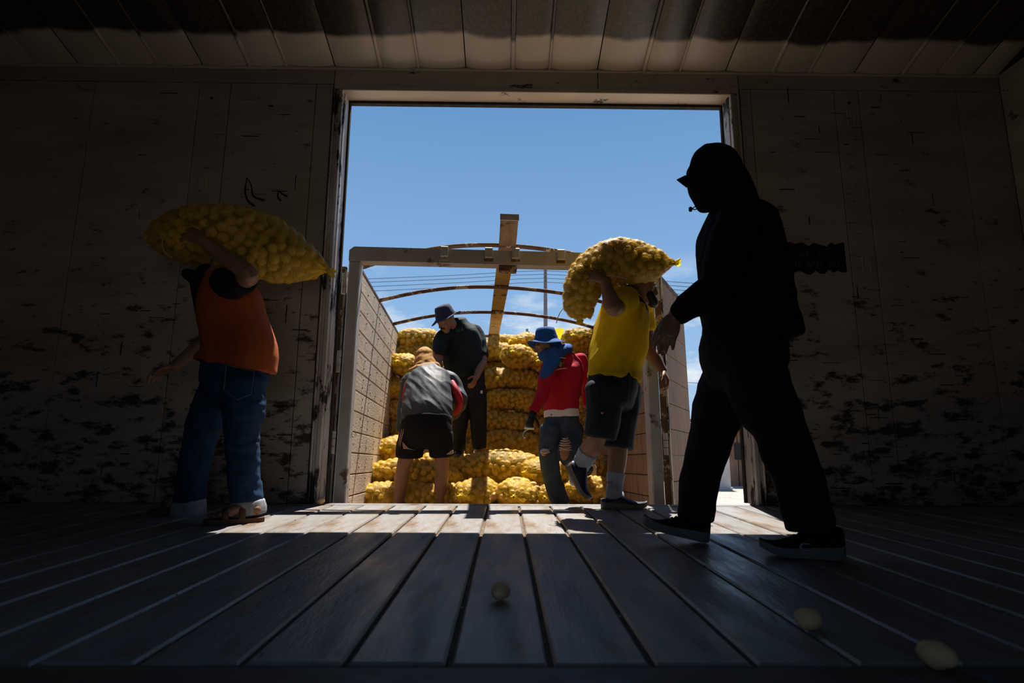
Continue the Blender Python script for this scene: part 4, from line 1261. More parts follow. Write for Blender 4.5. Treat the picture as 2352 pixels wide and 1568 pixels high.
for k in range(9):   # cap bill
    a = -1 + 2 * k / 8
    c0, c1 = at(1592, 399, Y + a * .07), at(1554 + 22 * a * a, 412 + 0 * a, Y + a * .075)
    dz = V((0, 0, -.022 * a * a))
    rows.append([c0 + dz, c0.lerp(c1, .5) + dz + V((0, 0, .006)), c1 + dz * 1.6, c1 + dz * 1.6 - V((0, 0, .004)), c0.lerp(c1, .5) + dz - V((0, 0, .001)), c0 + dz - V((0, 0, .008))])
b.grid(rows, close=True); b.add(rows[0], [(0, 1, 2, 3, 4, 5)]); b.add(rows[-1], [(5, 4, 3, 2, 1, 0)])
b.build('cap_bill', m_blackcloth, r1, smooth=True)
b = MB(); b.tube([at(1604, 470, 2.26), at(1594, 476, 2.24), at(1589, 480, 2.24)], .0025, n=5); b.tube([at(1604, 476, 2.26), at(1597, 481, 2.25), at(1589, 480, 2.24)], .0025, n=5)
b.limb([at(1586, 478, 2.24), at(1586, 483, 2.24)], [.008, .008], n=8); b.build('drawstring', m_blackcloth, r1, smooth=True)
b = MB()
b.limb([at(1708, 745, 2.36), at(1705, 830, 2.35), at(1708, 870, 2.35)], [(.165, .17), (.175, .185), (.14, .17)], side=(1, 0, 0), n=22, caps=(.1, .5))
b.limb([at(1690, 850, 2.44), at(1655, 930, 2.46), kn_f + V((.012, 0, 0)), at(1606, 1100, 2.49), at(1600, 1192, 2.50)], [.125, .112, .093, .080, .074], caps=(.5, .05))
b.limb([at(1728, 850, 2.24), at(1760, 930, 2.24), kn_n, at(1835, 1110, 2.23), at(1860, 1212, 2.22)], [.125, .118, .100, .092, .088], caps=(.5, .05))
cloth(r1, 'trousers', b, m_dkpants, .008, 5, .010, (6, 6, 7), 5)
shoe(r1, on_z(1622, 1247), at(1476, 1212, 2.44), V((-.15, 0, 1)), .105, .105, m_jacket, m_solewhite, .036, lace=True)
s1 = shoe(r1, on_z(1938, 1284), on_z(1742, 1276) + V((0, -.02, .012)), UP, .108, .115, m_jacket, m_solewhite, .038, lace=True)
c0 = at(1847, 1258, 2.13)
b = MB(); b.tube([c0 + V((.022, -.004, .014)), c0 + V((-.006, -.006, .016)), c0 + V((-.016, -.006, .004)), c0 + V((-.004, -.006, -.008)), c0 + V((.026, -.004, -.006))], [.0035, .0045, .005, .0055, .003], n=6)
b.build('shoe_emblem', mat('pale_blue_emblem', (0.20, 0.26, 0.32), rough=.5), s1, smooth=True)

# ------------------------------------------------------------------ 2. man in the orange vest carrying a sack
r2 = empty('person', (-1.35, 3.15, 0), None, 'person in an orange vest and rolled blue jeans carrying a sack at left', 'person', 'workers')
Y = 3.15
hd = at(497, 582, 3.44); neck = at(505, 625, 3.36)
sh_n, el_n, wr_n = at(528, 655, 2.98), at(574, 632, 2.86), at(463, 550, 2.87)
sh_f, el_f, wr_f = at(470, 650, 3.36), at(487, 775, 3.42), at(398, 842, 3.36)
kn_n, an_n = at(556, 1000, 3.08), at(566, 1165, 3.10)
kn_f, an_f = at(462, 1000, 3.30), at(430, 1160, 3.32)
b = MB()
b.limb([at(543, 845, Y), at(535, 760, Y), at(525, 690, Y), at(515, 650, 3.2), neck, hd], [(.11, .12), (.11, .13), (.14, .17), (.11, .15), (.058, .058), (.06, .06)], side=(1, 0, 0), n=18)
head(b, hd, V((-1, .1, -.25)), UP)
for hp, kn, an in ((at(555, 905, 3.08), kn_n, an_n), (at(520, 905, 3.24), kn_f, an_f)):
    b.limb([hp, kn, kn.lerp(an, .4), an, an + V((0, 0, -.05))], [.075, .058, .055, .040, .040])
def bare_foot(mb, an, heel, toe, w_=.045):
    d = (toe - heel).normalized(); s = d.cross(UP).normalized()
    mb.limb([an, an * .4 + heel * .6 + UP * .02 + d * .02], [.040, .042])
    mb.limb([heel + UP * .035 + d * .03, heel.lerp(toe, .45) + UP * .04, heel.lerp(toe, .78) + UP * .022], [(.032, .032), (.036, .034), (w_, .018)], side=s)
    mb.limb([an, heel.lerp(toe, .4) + UP * .05], [.038, .032])
    for k in range(5):
        o = s * (w_ * (.78 - .39 * k)); L_ = (.20, .21, .19, .16, .13)[k] * (toe - heel).length
        r = (.0135, .0095, .009, .0085, .008)[k]
        base = heel.lerp(toe, .76 - .012 * k * k) + o
        mb.limb([base + UP * .016, base + d * L_ * .6 + UP * .019, base + d * L_ + UP * .012], [r, r * .95, r * .9], n=9)
h_n, t_n = on_z(602, 1196) + V((0, 0, .022)), on_z(474, 1203) + V((0, 0, .022))
h_f, t_f = on_z(440, 1176) + V((0, 0, .022)), on_z(345, 1180) + V((0, 0, .022))
bare_foot(b, an_n, h_n, t_n); bare_foot(b, an_f, h_f, t_f)
for sh, el, wr in ((sh_n, el_n, wr_n), (sh_f, el_f, wr_f)):
    b.limb([sh, sh.lerp(el, .5), el, el.lerp(wr, .35), wr], [.062, .055, .047, .047, .030])
hand(b, wr_n, at(405, 520, 2.90) - wr_n, V((-.15, 1, -.2)), V((-.3, 0, 1)), L=.20, curl=.42, spread=.5)
hand(b, wr_f, at(350, 862, 3.34) - wr_f, V((0, -.3, -1)), V((-.3, -1, .2)), curl=.4)
body_mesh(r2, b, m_skin, .0055, .4)
b = MB()
b.limb([at(541, 842, Y), at(549, 803, Y), at(538, 745, Y), at(528, 690, Y), at(522, 645, Y)], [(.226, .19), (.202, .185), (.180, .18), (.163, .19), (.12, .15)], side=(1, 0, -.24), n=26, caps=(.02, .5))
cloth(r2, 'orange_vest', b, m_orange, .008, 4, .010, (8, 5, 2.4), 2, rot=Matrix.Rotation(R_(20), 3, 'Y'))
b = MB()
b.limb([at(516, 648, 3.05), sh_n, sh_n.lerp(el_n, .72)], [(.085, .085), (.082, .082), (.078, .082)], caps=(.5, .04))
b.limb([at(500, 640, 3.15), at(495, 655, 3.18), at(510, 690, 3.1)], [.12, .12, .10])
b.limb([at(490, 645, 3.28), sh_f, sh_f.lerp(el_f, .55)], [.08, .078, .072], caps=(.5, .04))
b.limb([at(455, 640, 3.34), at(430, 628, 3.36)], [.05, .035])
cloth(r2, 'black_tshirt', b, m_blackcloth, .009, 5, .005, (9, 9, 7), 4)
b = MB()
b.limb([at(540, 795, Y), at(540, 870, Y), at(540, 910, Y)], [(.165, .165), (.178, .182), (.14, .17)], side=(1, 0, 0), n=22, caps=(.1, .5))
b.limb([at(556, 880, 3.06), at(560, 940, 3.07), kn_n, at(560, 1085, 3.09), at(568, 1152, 3.10)], [.118, .108, .088, .080, .078], caps=(.5, .05))
b.limb([at(515, 880, 3.24), at(485, 940, 3.28), kn_f, at(445, 1085, 3.31), at(435, 1150, 3.32)], [.118, .108, .090, .082, .080], caps=(.5, .05))
cloth(r2, 'jeans', b, m_denim, .008, 4, .009, (6, 6, 15), 6, where=lambda x, y, z: 1.0 if z < .62 else .45)
for an, x0, x1 in ((an_n, 568, 569), (an_f, 434, 432)):
    yy = 3.10 if an is an_n else 3.32
    b = MB(); b.limb([at(x0, 1150, yy), at(x0, 1166, yy), at(x1, 1183, yy)], [.086, .092, .090], n=20, caps=(.05, .05))
    cloth(r2, 'jeans_cuff', b, m_cuff, .007, 2, .005, (14, 14, 10), 8)
b = MB(); c = at(556, 870, 2.875)
pk = [at(520, 838, 2.885), at(584, 852, 2.90), at(577, 905, 2.905), at(545, 918, 2.895), at(514, 895, 2.885), at(520, 838, 2.885)]
b.tube(pk, .0022, n=4, sub=1); b.build('pocket_stitching', mat('tan_stitch', (.10, .11, .14), rough=.8), r2)
for h, t in ((h_n, t_n), (h_f, t_f)):
    d = (t - h).normalized(); s = d.cross(UP).normalized()
    b = MB(); rows = []
    for k in range(13):
        q = k / 12; w_ = .036 + .014 * math.sin(math.pi * min(1, q * .75 + .12)) ** 1.5; w_ *= (1 if .04 < q < .97 else .6)
        c = h.lerp(t, -.04 + q * 1.10)
        rows.append([c - s * w_ - UP * .022, c + s * w_ - UP * .022, c + s * w_ + UP * .0, c - s * w_ + UP * .0])
    b.grid(rows, close=True); b.add(rows[0], [(3, 2, 1, 0)]); b.add(rows[-1], [(0, 1, 2, 3)])
    so = b.build('sandal', m_leather, r2)
    for q in (.68, .38):
        b = MB(); c = h.lerp(t, q)
        b.limb([c - s * .050, c - s * .040 + UP * .035, c + UP * (.052 if q > .5 else .088), c + s * .040 + UP * .035, c + s * .050], [(.016, .003)] * 5, side=d, n=8)
        b.build('strap', m_leather, so, smooth=True)

# ------------------------------------------------------------------ 3. man in the yellow shirt stepping in with a sack
r3 = empty('person', (.75, 3.68, 0), None, 'person in a yellow shirt and dark knee shorts stepping through the doorway with a sack', 'person', 'workers')
Y = 3.72
hd = at(1474, 660, 3.80); neck = at(1455, 688, 3.78)
sh_n, el_n, wr_n = at(1428, 690, 3.54), at(1408, 708, 3.40), at(1389, 643, 3.40)
sh_f, el_f, wr_f = at(1470, 705, 3.92), at(1492, 805, 3.92), at(1523, 852, 3.86)
kn_r, an_r = at(1372, 1000, 3.62), at(1324, 1088, 3.78)
kn_s, an_s = at(1422, 1010, 3.74), at(1410, 1138, 3.68)
b = MB()
b.limb([at(1408, 875, Y), at(1418, 800, Y), at(1432, 740, Y), at(1440, 705, Y), neck, hd], [(.10, .12), (.10, .12), (.11, .13), (.09, .12), (.06, .06), (.06, .06)], side=(1, 0, 0), n=18)
f3 = V((1, -.25, -.28)); head(b, hd, f3, UP)
for hp, kn, an in ((at(1385, 890, 3.62), kn_r, an_r), (at(1425, 890, 3.80), kn_s, an_s)):
    b.limb([hp, kn, kn.lerp(an, .4), an], [.088, .062, .062, .042])
for sh, el, wr in ((sh_n, el_n, wr_n), (sh_f, el_f, wr_f)):
    b.limb([sh, sh.lerp(el, .5), el, el.lerp(wr, .35), wr], [.068, .062, .052, .050, .031])
hand(b, wr_n, at(1350, 625, 3.42) - wr_n, V((-.1, 1, .1)), V((0, 0, 1)), L=.185, curl=.35, spread=.6)
hand(b, wr_f, at(1540, 888, 3.82) - wr_f, V((-1, .2, -.3)), V((.6, -1, 0)), curl=.6)
body_mesh(r3, b, m_skin, .0055, .4)
eyes(r3, hd, f3, UP)
b = MB(); fz = f3.normalized()
b.limb([hd + fz * .045 - UP * .055 + V((0, -.055, 0)), hd + fz * .082 - UP * .10, hd + fz * .045 - UP * .055 + V((0, .055, 0))], [.028, .032, .028], n=12); b.build('beard', m_hair, r3, smooth=True)
b = MB()
b.limb([at(1409, 868, Y), at(1413, 835, Y), at(1424, 785, Y), at(1430, 735, Y), at(1432, 700, Y), at(1436, 682, Y)], [(.172, .19), (.175, .19), (.18, .19), (.165, .20), (.14, .18), (.10, .12)], side=(1, 0, .0), n=26, caps=(.04, .5))
b.limb([sh_n + V((.02, .06, -.02)), sh_n, sh_n.lerp(el_n, .62)], [.105, .098, .088], caps=(.5, .04))
b.limb([sh_f + V((-.02, -.06, 0)), sh_f, sh_f.lerp(el_f, .55)], [.09, .085, .075], caps=(.5, .04))
cloth(r3, 'yellow_tshirt', b, m_yellow, .007, 4, .018, (8, 5, 2.2), 9, rot=Matrix.Rotation(R_(-25), 3, 'Y'))
b = MB(); b.limb([at(1437, 672, 3.60), at(1452, 690, 3.58), at(1470, 712, 3.62), at(1484, 738, 3.70)], [(.055, .03), (.06, .03), (.055, .03), (.03, .02)], side=(1, 0, .5), n=14)
b.limb([at(1440, 668, 3.64), at(1455, 672, 3.90), at(1480, 690, 3.88)], [.04, .045, .04])
cloth(r3, 'neck_towel', b, m_shorts, .007, 3, .005, (12, 12, 12), 3)
b = MB()
b.limb([at(1408, 850, Y), at(1407, 890, Y), at(1407, 925, Y)], [(.158, .18), (.165, .185), (.14, .18)], side=(1, 0, 0), n=22, caps=(.1, .5))
b.limb([at(1387, 890, 3.62), at(1388, 945, 3.62), at(1378, 1004, 3.62)], [.125, .115, .100], caps=(.5, .05))
b.limb([at(1430, 890, 3.80), at(1426, 960, 3.78), at(1421, 1028, 3.75)], [.125, .110, .096], caps=(.5, .05))
cloth(r3, 'knee_shorts', b, m_shorts, .008, 5, .009, (6, 6, 3.5), 7)
b = MB(); pc = at(1383, 948, 3.492); b.ell(pc, (V((.010, 0, 0)), V((0, .004, 0)), V((0, 0, .007))), n=10, m=6); b.build('pocket_label', m_pink, r3)
def sock(an, kn, top, foot, rr=(.050, .048, .052, .046)):
    b = MB(); a = an + (kn - an).normalized() * top
    b.limb([a, an.lerp(a, .4), an, foot], rr, n=18, caps=(.04, .4))
    so = cloth(r3, 'sock', b, m_sock, .006, 3, .002, (20, 20, 30), 2)
    return so
f_s = on_z(1405, 1160) + V((.05, .05, .06))
sock(an_s, kn_s, .145, foot=f_s, rr=(.060, .052, .053, .046))
an_r = at(1326, 1082, 3.77); f_r = at(1325, 1108, 3.74); sock(an_r, kn_r, .17, foot=f_r, rr=(.068, .060, .056, .048))
text(r3, 'RSH', .022, at(1399, 1110, 3.606), V((1, 0, 0)), UP, m_blackcloth)
shoe(r3, on_z(1380, 1167), on_z(1484, 1168) + V((0, -.03, 0)), UP, .112, .10, m_navy, m_solebrown, .034, name='clog', heel_low=True)
shoe(r3, at(1298, 1070, 3.74), at(1344, 1152, 3.66), (V((.85, -.25, .45))), .118, .125, m_navy, m_solebrown, .034, name='clog', heel_low=True)

# ------------------------------------------------------------------ 4. man in the red shirt and blue hat
r4 = empty('person', (.45, 5.15, -.2), None, 'person in a crimson shirt with blue sun hat and torn jeans holding a hook', 'person', 'workers')
Y = 5.15
f4 = V((-.92, -.38, -.22)); side4 = V((.62, -.78, 0)).normalized()
hd = at(1250, 795, 5.0); neck = at(1278, 815, 5.08)
shl, ell_, wrl = at(1262, 838, 4.98), at(1246, 905, 4.92), at(1222, 952, 4.84)
shr, elr, wrr = at(1328, 822, 5.30), at(1349, 882, 5.34), at(1349, 936, 5.26)
kn_p, an_p = at(1262, 1060, 5.02), at(1288, 1152, 5.08)
kn_b, an_b = at(1303, 1042, 4.98), at(1350, 1080, 5.32)
b = MB()
b.limb([at(1290, 965, Y), at(1292, 920, Y), at(1298, 860, Y), at(1298, 832, 5.13), neck, hd], [(.12, .09), (.12, .09), (.13, .095), (.09, .075), (.055, .055), (.06, .06)], side=side4, n=18)
head(b, hd + V((.005, .005, -.012)), f4, UP, .90)
for hp, kn, an in ((at(1272, 1000, 5.08), kn_p, an_p), (at(1310, 1000, 5.17), kn_b, an_b)):
    b.limb([hp, kn, kn.lerp(an, .4), an], [.07, .058, .055, .040])
for sh, el, wr in ((shl, ell_, wrl), (shr, elr, wrr)):
    b.limb([sh, sh.lerp(el, .5), el, el.lerp(wr, .35), wr], [.045, .044, .040, .040, .028])
hand(b, wrr, at(1350, 968, 5.22) - wrr, V((-1, .2, 0)), V((-.3, -1, 0)), curl=.35)
body_mesh(r4, b, m_skin, .0065, .4)
eyes(r4, hd + V((.005, .005, -.012)), f4, UP, .90)
b = MB(); hand(b, wrl, at(1212, 985, 4.80) - wrl, V((.6, .8, 0)), V((-.5, -.8, 0)), L=.19, curl=1.0)
b.limb([wrl + (ell_ - wrl) * .12, wrl], [.034, .034]); cloth(r4, 'glove', b, m_glove, .005, 3, 0)
b = MB()
b.limb([at(1289, 945, Y), at(1290, 915, Y), at(1295, 870, Y), at(1300, 838, Y), at(1298, 818, 5.12)], [(.178, .14), (.175, .14), (.195, .15), (.175, .135), (.10, .09)], side=side4, n=24, caps=(.04, .5))
b.limb([shl, shl.lerp(ell_, .5), ell_, ell_.lerp(wrl, .5), wrl.lerp(ell_, .12)], [.075, .066, .056, .048, .042], caps=(.6, .05))
b.limb([shr, shr.lerp(elr, .5), elr, elr.lerp(wrr, .5), wrr.lerp(elr, .06)], [.080, .070, .058, .050, .042], caps=(.6, .05))
cloth(r4, 'red_shirt', b, m_red, .009, 5, .007, (7, 7, 6), 11)
b = MB(); b.limb([at(1290, 957, Y), at(1289, 940, Y)], [(.183, .145), (.180, .142)], side=side4, n=24, caps=(.03, .03)); cloth(r4, 'white_undershirt', b, m_white, .009, 3, .003, (12, 12, 4), 1)
# emblem: small green figure between two rows of white strokes
ec = at(1287, 836, 4.955)
b = MB(); b.ell(ec, (V((.014, 0, 0)), V((0, .006, 0)), V((0, 0, .026))), n=10, m=8); b.limb([ec + V((-.03, 0, .012)), ec, ec + V((.032, .005, .016))], [.005, .006, .005], n=6)
em = b.build('shirt_emblem', mat('green_print', (.10, .26, .05), rough=.8), r4, smooth=True)
b = MB(); b.tube([ec + V((-.045, 0, .035)), ec + V((0, -.003, .058)), ec + V((.05, .01, .055))], .0035, n=5); b.tube([ec + V((-.055, 0, -.06)), ec + V((0, -.003, -.042)), ec + V((.06, .01, -.036))], .0035, n=5)
b.build('emblem_lettering', mat('white_print', (.6, .55, .55), rough=.8), em, smooth=True)
b = MB()   # scarf round head and neck, hanging over the chest
b.limb([hd + V((.07, .03, .03)), at(1268, 800, 5.03), at(1272, 815, 5.05)], [.088, .095, .095]);
b.limb([at(1262, 806, 4.92), at(1268, 826, 4.90), at(1257, 850, 4.88), at(1247, 864, 4.88)], [(.07, .03), (.075, .035), (.055, .03), (.032, .02)], side=(1, -.3, .3), n=16)
b.limb([at(1262, 818, 4.95), at(1292, 806, 4.98), at(1303, 800, 5.12)], [(.05, .04), (.05, .045), (.05, .05)], n=14)
b.limb([at(1247, 818, 4.97), at(1258, 818, 4.94)], [.045, .07])
cloth(r4, 'blue_scarf', b, m_blue, .007, 3, .007, (12, 12, 9), 5)
bucket_hat(r4, hd + V((.018, .012, .062)), V((-.95, -.3, -.10)), UP, m_blue, .96, .022, 1.2)
b = MB()
b.limb([at(1290, 950, Y), at(1290, 985, Y), at(1290, 1005, Y)], [(.165, .14), (.17, .145), (.14, .13)], side=side4, n=22, caps=(.1, .5))
b.limb([at(1268, 985, 5.07), at(1262, 1030, 5.04), kn_p, at(1272, 1110, 5.06), at(1288, 1158, 5.08)], [.105, .095, .082, .080, .082], caps=(.5, .05))
b.limb([at(1313, 985, 5.18), at(1310, 1015, 5.06), kn_b, at(1325, 1062, 5.16), at(1347, 1078, 5.30)], [.108, .098, .085, .078, .072], caps=(.5, .05))
cloth(r4, 'torn_jeans', b, m_denim_g, .009, 4, .008, (8, 8, 8), 12)
for c, rx, rz in ((at(1298, 1030, 4.895), .045, .10), (at(1252, 1038, 4.958), .035, .035)):
    b = MB(); b.ell(c, (V((rx, 0, 0)), V((0, .03, 0)), V((0.01, 0, rz))), n=14, m=10); b.build('knee_through_tear', m_skin, r4, smooth=True)
    b = MB(); rt = random.Random(6)
    for k in range(6):
        z = rz * (-.1 + 1.0 * k / 5); wd = rx * math.sqrt(max(.05, 1 - (z / rz) ** 2)) * 1.25
        b.tube([c + V((-wd, -.012, z)), c + V((rt.uniform(-.3, .3) * wd, -.034, z + rt.uniform(-.012, .004))), c + V((wd, -.012, z + rt.uniform(-.01, .01)))], .0026, n=4)
    b.build('frayed_threads', m_white, r4, smooth=True)
shoe(r4, at(1300, 1166, 5.15), at(1270, 1172, 4.95), UP, .10, .10, m_navy, m_solewhite, .03)
shoe(r4, at(1360, 1066, 5.42), at(1360, 1134, 5.38), V((0.2, .96, .1)), .105, .09, m_denim, mat('dusty_tan_outsole', (.42, .33, .27), (.30, .23, .19), rough=.9, scale=40, bump=.6, bscale=60), .03)
hk = empty('hand_hook', at(1212, 985, 4.78), None, 'curved steel loading hook held in the dark glove', 'hook')
b = MB(); p = at(1213, 984, 4.78)
b.tube([p + V((.03, 0, .01)), p + V((-.01, 0, -.012)), p + V((-.035, 0, -.03)), p + V((-.042, 0, -.06)), p + V((-.028, 0, -.078)), p + V((-.012, 0, -.066))], [.005, .005, .005, .0045, .004, .002], n=6); b.build('hook_bend', m_steelb, hk, smooth=True)
b = MB(); b.limb([p + V((-.03, -.012, .006)), p + V((.05, -.012, .0))], [.009, .009], n=8); b.build('handle', m_steelb, hk, smooth=True)

# ------------------------------------------------------------------ 5. man standing on the sacks
r5 = empty('person', at(1075, 1045, 6.0), None, 'person in a black polo and navy bucket hat standing on the sacks looking down', 'person', 'workers')
Y = 6.0
f5 = V((-.62, -.62, -.52)); side5 = V((.85, -.5, 0)).normalized()
hd = at(1025, 738, 5.80); neck = at(1046, 752, 5.93)
shl, ell_, wrl = at(1016, 778, 5.86), at(1005, 830, 5.78), at(1008, 872, 5.62)
shr, elr, wrr = at(1094, 768, 6.04), at(1108, 828, 5.95), at(1094, 866, 5.78)
kn_l, an_l = at(1058, 960, 5.98), at(1052, 1036, 6.02)
kn_r, an_r = at(1098, 955, 5.96), at(1101, 1032, 5.95)
b = MB()
b.limb([at(1072, 870, Y), at(1068, 830, Y), at(1060, 795, Y), at(1055, 775, 5.97), neck, hd], [(.17, .14), (.19, .16), (.20, .15), (.15, .12), (.07, .07), (.065, .065)], side=side5, n=18)
head(b, hd, f5, UP)
for hp, kn, an in ((at(1056, 885, 5.98), kn_l, an_l), (at(1090, 885, 5.98), kn_r, an_r)):
    b.limb([hp, kn, kn.lerp(an, .4), an], [.09, .06, .056, .042])
for sh, el, wr in ((shl, ell_, wrl), (shr, elr, wrr)):
    b.limb([sh, sh.lerp(el, .5), el, el.lerp(wr, .35), wr], [.062, .057, .050, .050, .032])
hand(b, wrr, at(1085, 888, 5.70) - wrr, V((-1, .3, 0)), V((-.4, -1, 0)), L=.19, curl=.45)
hand(b, wrl, V((.1, -.4, -1)), V((1, 0, 0)), V((0, -1, 0)), curl=.5)
body_mesh(r5, b, m_skin, .0065, .4)
eyes(r5, hd, f5, UP)
fz = f5.normalized(); uz = (UP - fz * UP.dot(fz)).normalized(); lz = uz.cross(fz)
b = MB(); b.limb([hd + fz * .084 - uz * .044 - lz * .030 - uz * .012, hd + fz * .097 - uz * .042, hd + fz * .084 - uz * .044 + lz * .030 - uz * .012], [.006, .009, .006], n=8); b.build('moustache', m_hair, r5, smooth=True)
bucket_hat(r5, hd + uz * .055 - fz * .018, fz + uz * .05, uz, m_hatn, 1.0, .014, .4, up_side=math.pi * .62)
b = MB()
b.limb([at(1068, 868, Y), at(1066, 840, Y), at(1060, 800, Y), at(1056, 766, 5.98), at(1050, 739, 5.95)], [(.215, .17), (.225, .185), (.245, .18), (.225, .15), (.11, .10)], side=side5, n=26, caps=(.04, .5))
b.limb([at(1044, 762, 5.95), shl, shl.lerp(ell_, .75)], [.085, .086, .076], caps=(.6, .05)); b.limb([at(1078, 760, 6.02), shr, shr.lerp(elr, .85)], [.09, .088, .080], caps=(.6, .05))
cloth(r5, 'black_polo', b, m_darkshirt, .009, 5, .006, (7, 7, 5), 14)
text(r5, 'SEA', .055, at(1056, 762, 5.74), V((1, -.25, .08)), UP, mat('green_embroidery', (.01, .12, .06), rough=.8))
b = MB()
b.limb([at(1074, 850, Y), at(1074, 885, Y), at(1074, 905, Y)], [(.19, .16), (.19, .16), (.15, .15)], side=side5, n=22, caps=(.1, .5))
b.limb([at(1056, 890, 5.98), at(1057, 925, 5.98), kn_l, at(1054, 1000, 6.0), at(1053, 1034, 6.01)], [.11, .10, .085, .078, .074], caps=(.5, .05))
b.limb([at(1092, 890, 5.98), at(1096, 925, 5.97), kn_r, at(1100, 1000, 5.95), at(1102, 1030, 5.95)], [.112, .105, .09, .08, .07], caps=(.5, .05))
cloth(r5, 'track_trousers', b, m_track, .009, 5, .007, (7, 7, 4), 15)
b = MB(); b.box(at(1106, 900, 5.835), (.022, .004, .03)); b.build('trouser_label', m_white, r5)
shoe(r5, at(1095, 1044, 6.08), at(1104, 1052, 5.80), UP, .10, .09, mat('grey_trainer', (.25, .22, .22), (.35, .32, .3), rough=.6, scale=20), m_solewhite, .028)
shoe(r5, at(1060, 1044, 6.12), at(1048, 1052, 5.84), UP, .10, .09, m_navy, m_solewhite, .028)

# ------------------------------------------------------------------ 6. man bending over
r6 = empty('person', (-.75, 5.0, -.2), None, 'person in a grey and red shirt, black shorts and mustard head scarf bending over', 'person', 'workers')
hd = at(977, 826, 5.52)
shl, ell_, wrl = at(942, 878, 5.30), at(928, 945, 5.22), at(922, 1005, 5.24)
shr, elr, wrr = at(1036, 878, 5.30), at(1057, 922, 5.24), at(1036, 962, 5.50)
LG = ((at(948, 1000, 5.0), at(926, 1075, 5.0), at(913, 1165, 5.02)), (at(1012, 1000, 5.0), at(1016, 1075, 5.0), at(1009, 1165, 5.02)))
b = MB()
b.limb([at(979, 985, 5.0), at(982, 935, 5.12), at(985, 885, 5.30), at(983, 858, 5.42), hd], [(.16, .13), (.15, .12), (.18, .12), (.09, .09), (.062, .062)], side=(1, 0, 0), n=18)
head(b, hd, V((-.05, .75, -.65)), V((0, .6, .8)))
for hp, kn, an in LG:
    b.limb([hp, kn, kn.lerp(an, .35), an], [.088, .060, .062, .042])
    bare_foot(b, an, an + V((0, -.05, -.07)), an + V((0, .17, -.07)))
for sh, el, wr in ((shl, ell_, wrl), (shr, elr, wrr)):
    b.limb([sh, sh.lerp(el, .5), el, el.lerp(wr, .35), wr], [.055, .05, .043, .043, .030])
hand(b, wrl, V((-.1, .35, -1)), V((1, .2, 0)), V((0, 1, 0)), curl=.7)
hand(b, wrr, V((-.2, .5, -1)), V((-1, .2, 0)), V((0, 1, 0)), curl=.7)
body_mesh(r6, b, m_skin, .0065, .4)
b = MB()
b.limb([at(979, 968, 5.0), at(980, 945, 5.04), at(984, 905, 5.16), at(986, 872, 5.28), at(984, 852, 5.38)], [(.228, .155), (.225, .16), (.218, .165), (.205, .15), (.12, .10)], side=(1, 0, 0), n=26, caps=(.04, .5))
b.limb([at(955, 872, 5.30), shl, shl.lerp(ell_, .5), ell_, ell_.lerp(wrl, .75)], [.085, .082, .074, .062, .052], caps=(.6, .05))
b.limb([at(1020, 870, 5.30), shr, shr.lerp(elr, .5), elr, elr.lerp(wrr, .75)], [.088, .085, .078, .066, .052], caps=(.6, .05))
cloth(r6, 'grey_shirt', b, m_grey, .007, 4, .011, (3.2, 3, 13), 16, rot=Matrix.Rotation(R_(-42), 3, 'Y'))
for pts, rad in (([(938, 880, 5.20), (934, 905, 5.145), (932, 945, 5.135), (930, 968, 5.15)], [(.035, .02), (.04, .02), (.035, .02), (.025, .015)]),
                 ([(946, 870, 5.20), (952, 880, 5.165), (955, 893, 5.13)], [(.03, .02), (.035, .018), (.02, .012)]),
                 ([(1037, 876, 5.225), (1046, 895, 5.175), (1056, 920, 5.16), (1052, 940, 5.19), (1044, 952, 5.26)], [(.03, .02), (.035, .025), (.032, .025), (.03, .02), (.02, .015)])):
    b = MB(); b.limb([at(*p) for p in pts], rad, side=(1, 0, 0), n=12); b.build('red_panel', m_redp, r6, smooth=True)
b = MB()
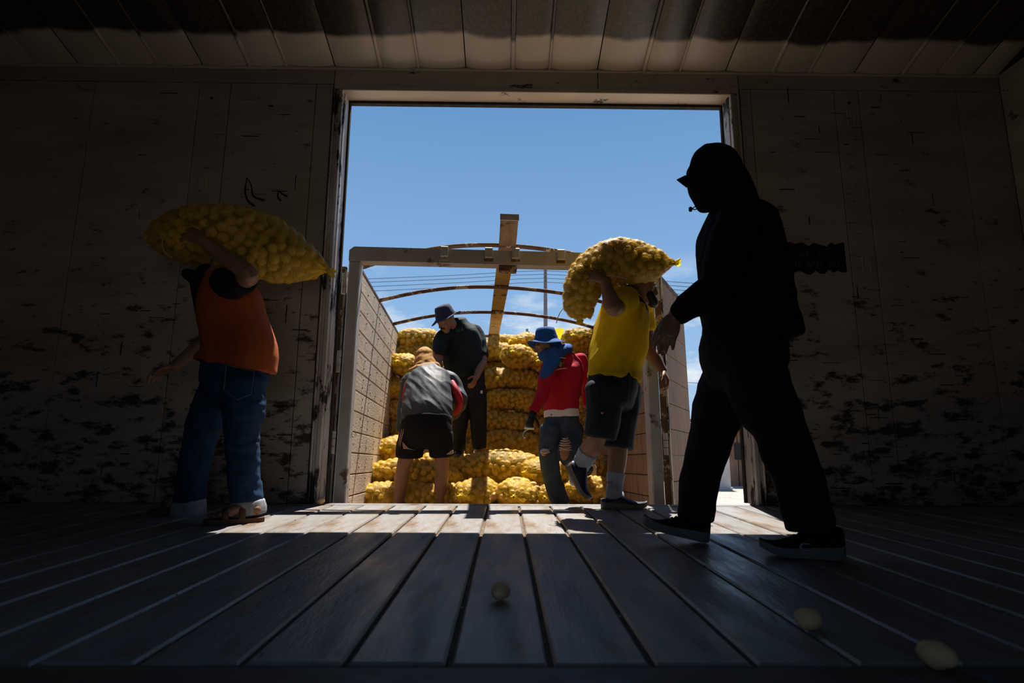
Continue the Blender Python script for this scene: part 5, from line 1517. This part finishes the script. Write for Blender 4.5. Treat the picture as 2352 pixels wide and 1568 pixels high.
b.limb([hd + V((0, .02, .0)), hd + V((0, -.02, .045))], [.105, .095]); b.limb([hd + V((0, -.03, 0)), at(978, 845, 5.40), at(972, 853, 5.34)], [(.10, .09), (.12, .07), (.13, .05)], side=(1, 0, 0), n=18)
b.limb([at(942, 856, 5.28), at(965, 850, 5.27), at(1005, 842, 5.34)], [(.045, .02), (.06, .035), (.05, .03)], side=(0, .3, 1), n=14)
cloth(r6, 'head_scarf', b, m_mustard, .007, 3, .007, (10, 10, 14), 17)
b = MB(); b.tube([hd + V((-.10, -.02, -.02)), hd + V((-.05, -.105, -.015)), hd + V((.05, -.105, -.005)), hd + V((.10, -.02, .0))], [.012, .02, .02, .012], n=10); b.build('scarf_knot_band', m_mustard, r6, smooth=True)
b = MB()
b.limb([at(979, 958, 5.0), at(979, 990, 4.98), at(979, 1010, 4.98)], [(.215, .16), (.225, .17), (.20, .16)], side=(1, 0, 0), n=24, caps=(.1, .5))
b.limb([at(950, 1000, 4.99), at(942, 1025, 4.99), at(940, 1048, 5.0)], [(.125, .125), (.12, .12), (.118, .118)], side=(1, 0, 0), caps=(.5, .05))
b.limb([at(1010, 1000, 4.99), at(1014, 1025, 4.99), at(1015, 1046, 5.0)], [(.12, .125), (.115, .12), (.108, .115)], side=(1, 0, 0), caps=(.5, .05))
cloth(r6, 'black_shorts', b, m_blackcloth, .008, 5, .006, (7, 7, 4), 18)
b = MB(); b.tube([at(924, 985, 4.90), at(918, 1010, 4.905), at(915, 1038, 4.915)], .006, n=5); b.tube([at(928, 985, 4.88), at(921, 1012, 4.89), at(918, 1040, 4.90)], .005, n=5); b.build('shorts_piping', m_pink, r6, smooth=True)
for tri in ([(924, 1014), (926, 1030), (953, 1033), (938, 1029)], [(1024, 1043), (1040, 1032), (1041, 1041), (1033, 1044)]):
    b = MB(); ps = [at(x, y, 4.872) for x, y in tri]; ps2 = [p + V((0, .03, 0)) for p in ps]
    b.add(ps + ps2, [(0, 1, 2, 3), (7, 6, 5, 4)] + [(k, k + 4, (k + 1) % 4 + 4, (k + 1) % 4) for k in range(4)]); b.build('shorts_flash', m_pink, r6)
